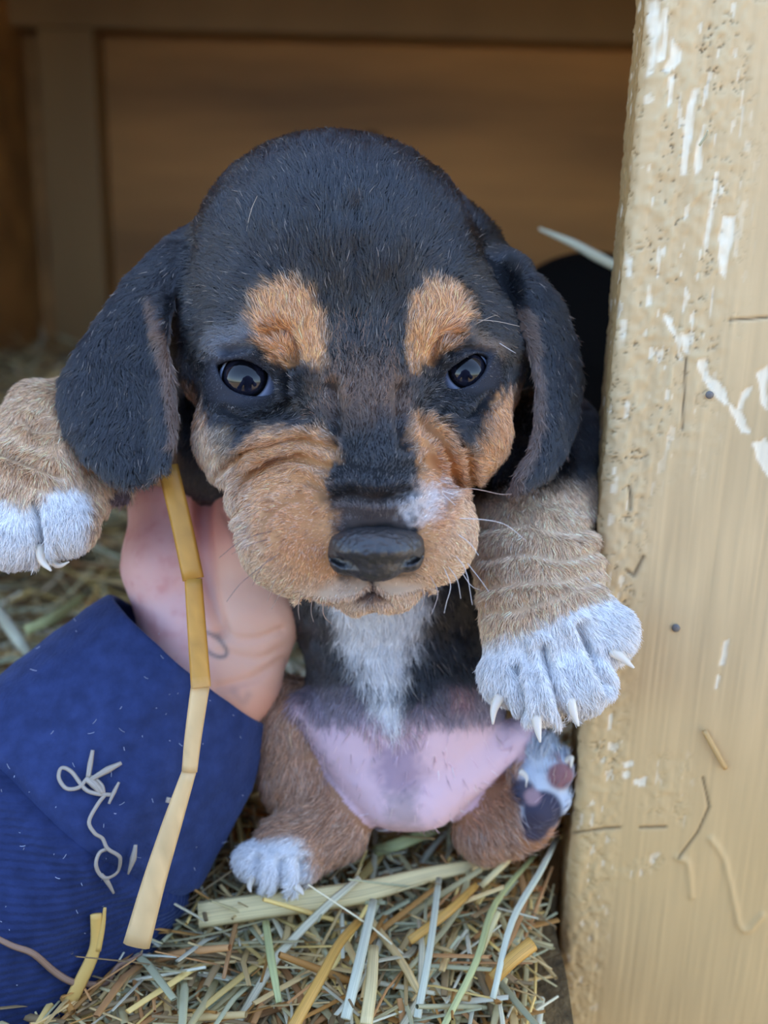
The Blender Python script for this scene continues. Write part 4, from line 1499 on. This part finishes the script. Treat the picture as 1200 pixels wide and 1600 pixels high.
m_pale = straw_mat('pale_straw', lin(226, 206, 150))
m_gold = straw_mat('gold_straw', lin(206, 158, 78))
m_green = straw_mat('grey_green_hay', lin(206, 208, 182))
m_lime = straw_mat('green_hay', lin(186, 190, 130))
m_brown = straw_mat('brown_strand', lin(150, 120, 100))
hz = 0.017
straw_at('straw', [(310, 1430, hz), (420, 1414, hz + .002), (560, 1395, hz + .003), (680, 1364, hz + .002), (790, 1344, hz)], [.0036, .0035, .0032, .0022, .0016], m_pale, 'broad flat pale straw lying across the hay in front of the puppy', 'straw', 0.22)
straw_at('straw', [(540, 1592, hz), (560, 1510, hz + .004), (584, 1406, hz + .004)], [.0013, .0014, .0012], m_green, 'whitish stalk leaning upright under the broad flat straw', 'hay stalk', 0.4)
straw_at('straw', [(652, 1590, hz), (672, 1480, hz + .004), (686, 1372, hz + .003)], [.0010, .0010, .0009], m_green, 'thin grey green stalk crossing below the right part of the broad straw', 'hay stalk', 0.4)
straw_at('straw', [(455, 1610, hz), (500, 1530, hz + .003), (530, 1475, hz + .003), (560, 1440, hz)], [.0015, .0013, .0012], m_gold, 'golden bent straw in the hay at the bottom edge', 'straw', 0.4)
straw_at('straw', [(572, 1600, hz), (580, 1540, hz + .002), (584, 1478, hz)], [.0016, .0016, .0014], m_pale, 'short pale flat straw beside the whitish leaning stalk', 'straw', 0.3)
straw_at('straw', [(415, 1440, hz), (424, 1500, hz + .003), (436, 1566, hz)], [.0010, .0011, .0008], m_lime, 'pale green stalk below the thick end of the broad straw', 'hay stalk', 0.4)
straw_at('straw', [(770, 1530, hz), (800, 1500, hz + .004), (832, 1474, hz + .006)], [.0017, .0018, .0020], m_gold, 'short yellow straw stub pointing at the post', 'straw', 0.6)
straw_at('straw', [(770, 1560, hz), (800, 1440, hz + .008), (845, 1360, hz + .010), (872, 1305, hz + .006)], [.0008, .0010, .0008], m_green, 'long grey green blade curving up along the post', 'hay stalk', 0.4)
straw_at('straw', [(690, 1610, hz), (745, 1500, hz + .004), (775, 1410, hz + .004), (840, 1330, hz)], [.0008, .0010, .0007], m_lime, 'slender greenish blade rising from the bottom towards the hind paw', 'hay stalk', 0.4)
straw_at('straw', [(640, 1470, hz), (700, 1425, hz + .003), (745, 1382, hz + .002)], [.0012, .0013, .0010], m_gold, 'brownish straw slanting under the right end of the broad straw', 'straw', 0.4)
straw_at('straw', [(585, 1330, hz), (625, 1318, hz + .004), (690, 1292, hz + .004)], [.0018, .0020, .0015], m_lime, 'greenish flat blade lying right under the puppy belly', 'hay stalk', 0.3)
straw_at('straw', [(352, 1300, hz), (372, 1262, hz + .004), (392, 1228, hz + .004)], [.0016, .0016, .0012], m_lime, 'olive stalk between the navy sleeve and the hind leg', 'hay stalk', 0.4)
straw_at('straw', [(752, 1385, hz), (800, 1335, hz + .008), (848, 1262, hz + .016), (832, 1250, hz + .016)], [.0009, .0012, .0010], m_pale, 'pale blade bent over the hind paw pads', 'hay stalk', 0.4)
straw_at('straw', [(-20, 930, .045), (18, 985, .048), (46, 1024, .04)], [.0022, .0024, .0016], m_green, 'pale curved stalk behind the top of the sleeve', 'hay stalk', 0.4)
straw_at('straw', [(40, 985, .05), (85, 965, .052), (130, 930, .05)], [.0020, .0022, .0016], m_lime, 'dull yellow stalk in the hay between paw and sleeve', 'hay stalk', 0.4)
straw_at('straw', [(882, 640, .055), (915, 652, .058), (975, 682, .05)], [.0042, .0042, .0034], m_green, 'blurred whitish stick lying behind the puppy near the post', 'stick', 0.5)
P = [wpt(842, 357, -1000), wpt(895, 380, -960), wpt(935, 402, -940), wpt(990, 430, -930)]
straw_at('grass_blade', P, [.0006, .0016, .0020, .0016], m_green, 'single grey green grass blade sticking out from behind the post', 'grass blade', 0.35, world=True)

# ---- straw and lint on the sleeve
P = []
for x, y in ((262, 728), (284, 820), (302, 905), (308, 990), (314, 1074)):
    P.append(wpt(x, y, np.interp(y, [700, 1074], [-95, 10])))
V1, F1 = tube(spline(P[:3], 5), S * 17, 8, 0.22, CAM_POS - P[1])
V2, F2 = tube(spline(P[2:], 5), S * np.linspace(14, 15.5, 11), 8, 0.26, CAM_POS - P[3])
Q = [wpt(x, y, max(sleeve_z(x, y) + 22, 6)) for x, y in ((313, 1072), (302, 1150), (296, 1206))]
V3, F3 = tube(spline(Q, 5), S * np.linspace(14.5, 12, 11), 8, 0.3, CAM_POS - Q[1])
R3 = [wpt(x, y, max(sleeve_z(x, y) + 20, 4)) for x, y in ((296, 1204), (268, 1290), (240, 1380), (213, 1478))]
V4, F4 = tube(spline(R3, 5), S * np.interp(np.linspace(0, 1, 16), [0, .3, 1], [11, 15, 21]), 8, 0.3, CAM_POS - R3[1])
vs, fs, o_ = [], [], 0
for V, F in ((V1, F1), (V2, F2), (V3, F3), (V4, F4)):
    vs.append(V); fs += [tuple(q + o_ for q in f) for f in F]; o_ += len(V)
V = np.concatenate(vs)
cc = np.zeros((len(V), 3))
lx, ly = proj(to_loc(V))
g_ = sstep(ly, 1085, 1060)[:, None]
cc = lin(226, 192, 138) * (1 - g_) + lin(200, 146, 62) * g_
st = 1 + (fbm(np.stack([(lx + 0.18 * ly) / 2.2, ly / 60, ly * 0], 1), 2) - 0.5)[:, None] * 0.5
m_long = material('straw_two_tone', rough=0.42, spec=0.4, attr='tint')
tag(mesh_obj('straw', V, fs, m_long, None, cc * st, at=V.mean(0)), 'long kinked golden straw hanging in front of the hand and sleeve', 'straw')


def on_sleeve(name, pts, wid, mat, label, cat, flat=0.6, up=7, sides=6):
    Pn = [wpt(x, y, sleeve_z(x, y) + up) for x, y in pts]
    return straw_at(name, Pn, wid, mat, label, cat, flat, world=True, sides=sides)


m_curl = straw_mat('curl_strand', lin(176, 166, 152))
P1 = [wpt(x, y, sleeve_z(x, y) + 12) for x, y in ((150, 1428), (150, 1470), (142, 1500), (118, 1550), (104, 1582))]
V1, F1 = tube(spline(P1, 5), S * np.interp(np.linspace(0, 1, 21), [0, .3, .6, 1], [9, 9, 11, 12]), 8, 0.35, CAM_POS - P1[2])
P2 = [wpt(x, y, sleeve_z(x, y) + 14) for x, y in ((164, 1418), (160, 1450), (152, 1486))]
V2, F2 = tube(spline(P2, 5), S * np.linspace(2.5, 6, 11), 6, 0.5, CAM_POS - P2[1])
V = np.concatenate([V1, V2]); F = list(F1) + [tuple(q + len(V1) for q in f) for f in F2]
tag(mesh_obj('straw', V, F, straw_mat('split_straw', lin(226, 186, 104)), None, at=V.mean(0)), 'short split yellow straw piece on the lower sleeve', 'straw')
on_sleeve('plant_strand', [(-12, 1462), (20, 1478), (52, 1490), (85, 1518), (112, 1534), (140, 1538), (166, 1536), (178, 1518), (186, 1508), (204, 1500), (222, 1490)], [S * 4, S * 5, S * 5.5, S * 5, S * 4.5, S * 4, S * 2.5], m_brown, 'brown twisted plant strand lying under the short split straw', 'plant strand')
on_sleeve('plant_strand', [(176, 1242), (150, 1240), (132, 1232), (112, 1206), (96, 1200), (92, 1216), (104, 1232), (124, 1230), (140, 1214), (158, 1226), (162, 1240)], S * 3.4, m_curl, 'thin curled strand looping on the sleeve beside the seam', 'plant strand')
on_sleeve('plant_strand', [(145, 1172), (141, 1194), (138, 1214)], [S * 3, S * 4.5, S * 4], m_curl, 'upright bit of dry stem above the curled strand', 'plant strand')
on_sleeve('plant_strand', [(190, 1192), (168, 1203), (142, 1218)], [S * 3, S * 6, S * 3.5], m_curl, 'spindle shaped bit of stem pointing up from the curled strand', 'plant strand')
on_sleeve('plant_strand', [(134, 1216), (148, 1226), (160, 1240)], [S * 5, S * 7, S * 5], m_curl, 'thick short husk in the middle of the curled strand', 'husk')
on_sleeve('plant_strand', [(186, 1222), (178, 1238), (170, 1256)], [S * 2, S * 3.5, S * 2], m_curl, 'small dark sliver hanging right of the curled strand', 'plant strand')
on_sleeve('plant_strand', [(164, 1242), (152, 1258), (139, 1284), (148, 1302), (160, 1310), (168, 1326), (184, 1336), (188, 1344), (184, 1362), (168, 1372), (156, 1366), (150, 1350), (156, 1332), (170, 1326)], S * 3.2, m_curl, 'long wavy strand with a loop hanging below the curled strand', 'plant strand')
on_sleeve('plant_strand', [(158, 1366), (168, 1378), (178, 1396)], [S * 3, S * 4, S * 2], m_curl, 'loose tail of stem under the looped strand', 'plant strand')
on_sleeve('plant_strand', [(212, 1320), (208, 1342), (200, 1366)], [S * 3, S * 5.5, S * 1.6], m_curl, 'pale pointed husk between the looped strand and the long straw', 'husk')
on_sleeve('plant_strand', [(264, 1246), (262, 1254)], [S * 4, S * 4], m_curl, 'tiny pale seed on the sleeve left of the long straw', 'seed')
on_sleeve('plant_strand', [(95, 1574), (84, 1586), (66, 1594)], [S * 2, S * 2, S * 1], m_brown, 'fine hair like strand at the foot of the short split straw', 'plant strand')
P = [post_point(1100, 1138, .0012), post_point(1116, 1168, .0016), post_point(1134, 1198, .0012)]
straw_at('splinter', P, [.0007, .0008, .0007], straw_mat('splinter_wood', lin(206, 170, 112)), 'thin straw splinter stuck to the face of the painted post', 'splinter', 0.7, world=True)
P = [post_point(1094, 228, .0008), post_point(1100, 214, .003), post_point(1103, 208, .004)]
straw_at('splinter', P, [.0003, .0004, .0002], m_green, 'tiny pale sliver standing off the upper post among paint chips', 'splinter', 0.6, world=True)

# lint
LP, LC = [], []
for i in range(85):
    x, y = random.uniform(0, 390), random.uniform(930, 1590)
    a = random.uniform(0, 6.28); l = random.uniform(2, 11) if i % 3 else 2
    d_ = (sxx - x) ** 2 + (syy - y) ** 2
    if d_.min() > 36: continue
    z = sleeve_z(x, y) + 2
    LP.append([wpt(x + l * math.cos(a) * t_, y + l * math.sin(a) * t_ + 0.8 * math.sin(3 * t_), z + 2 * t_) for t_ in (0, .33, .67, 1)])
    LC.append(lin(190, 200, 225) * random.uniform(0.4, 1.0))
lint = curves_obj('lint', np.array(LP), np.full((len(LP), 4), S * 0.45), np.array(LC), m_fur, None)
tag(lint, 'pale specks of lint scattered over the navy sleeve', 'lint', kind='stuff')

# ---- a second puppy asleep in the shade behind
KB = 1.25
bf = Field((-0.15, -0.125, -0.03), (0.175, 0.125, 0.215), 0.004)


def E(c, r, k=0, op='add'):
    c, r = np.array(c) * KB, np.array(r) * KB
    def fn(X, Y, Z):
        k0 = np.sqrt(((X - c[0]) / r[0]) ** 2 + ((Y - c[1]) / r[1]) ** 2 + ((Z - c[2]) / r[2]) ** 2)
        k1 = np.sqrt(((X - c[0]) / r[0] ** 2) ** 2 + ((Y - c[1]) / r[1] ** 2) ** 2 + ((Z - c[2]) / r[2] ** 2) ** 2)
        return k0 * (k0 - 1) / np.maximum(k1, 1e-6)
    bf.add(fn, c - r, c + r, k)


E((0.03, 0.02, 0.045), (0.075, 0.055, 0.045))
E((-0.035, 0.0, 0.088), (0.040, 0.040, 0.042), 0.02)
E((-0.05, -0.035, 0.075), (0.02, 0.025, 0.017), 0.012)
E((-0.072, 0.01, 0.075), (0.008, 0.02, 0.034), 0.006)
E((0.004, -0.006, 0.075), (0.008, 0.02, 0.034), 0.006)
E((-0.03, -0.05, 0.012), (0.018, 0.034, 0.014), 0.012)
E((0.03, -0.045, 0.012), (0.018, 0.034, 0.014), 0.012)
E((0.08, -0.01, 0.02), (0.03, 0.04, 0.025), 0.015)
E((0.115, 0.03, 0.02), (0.014, 0.012, 0.01), 0.012)
BV, BF_, _ = bf.mesh()
BV = smooth_mesh(BV, BF_, 2)
pb = wpt(932, 392, -1450)
ground_b = float(hay_h(pb[0], pb[1]))
at = np.array([pb[0] + 0.042, pb[1], pb[2] - 0.13 * KB])
dark_pup = thing('puppy', at, 'second black puppy sitting blurred in the dark behind the post', 'puppy')
mesh_obj('body', at + BV, BF_[:, ::-1], material('dark_coat', (0.004, 0.004, 0.004), rough=0.9, spec=0.08), dark_pup)
tag(mesh_obj('wood_knot', *(lambda p: tube([p + np.array([0, 0.004, 0]), p - np.array([0, 0.001, 0]), p - np.array([0, 0.002, 0])], [0.011, 0.011, 0.008], 14))(ray_at_height(566, 197, 0) * 0 + np.array([-0.022, BACK, 0.291])), material('knot', tuple(lin(58, 26, 20)), rough=0.6), bpy.data.objects['wall_back']), 'dark knot')
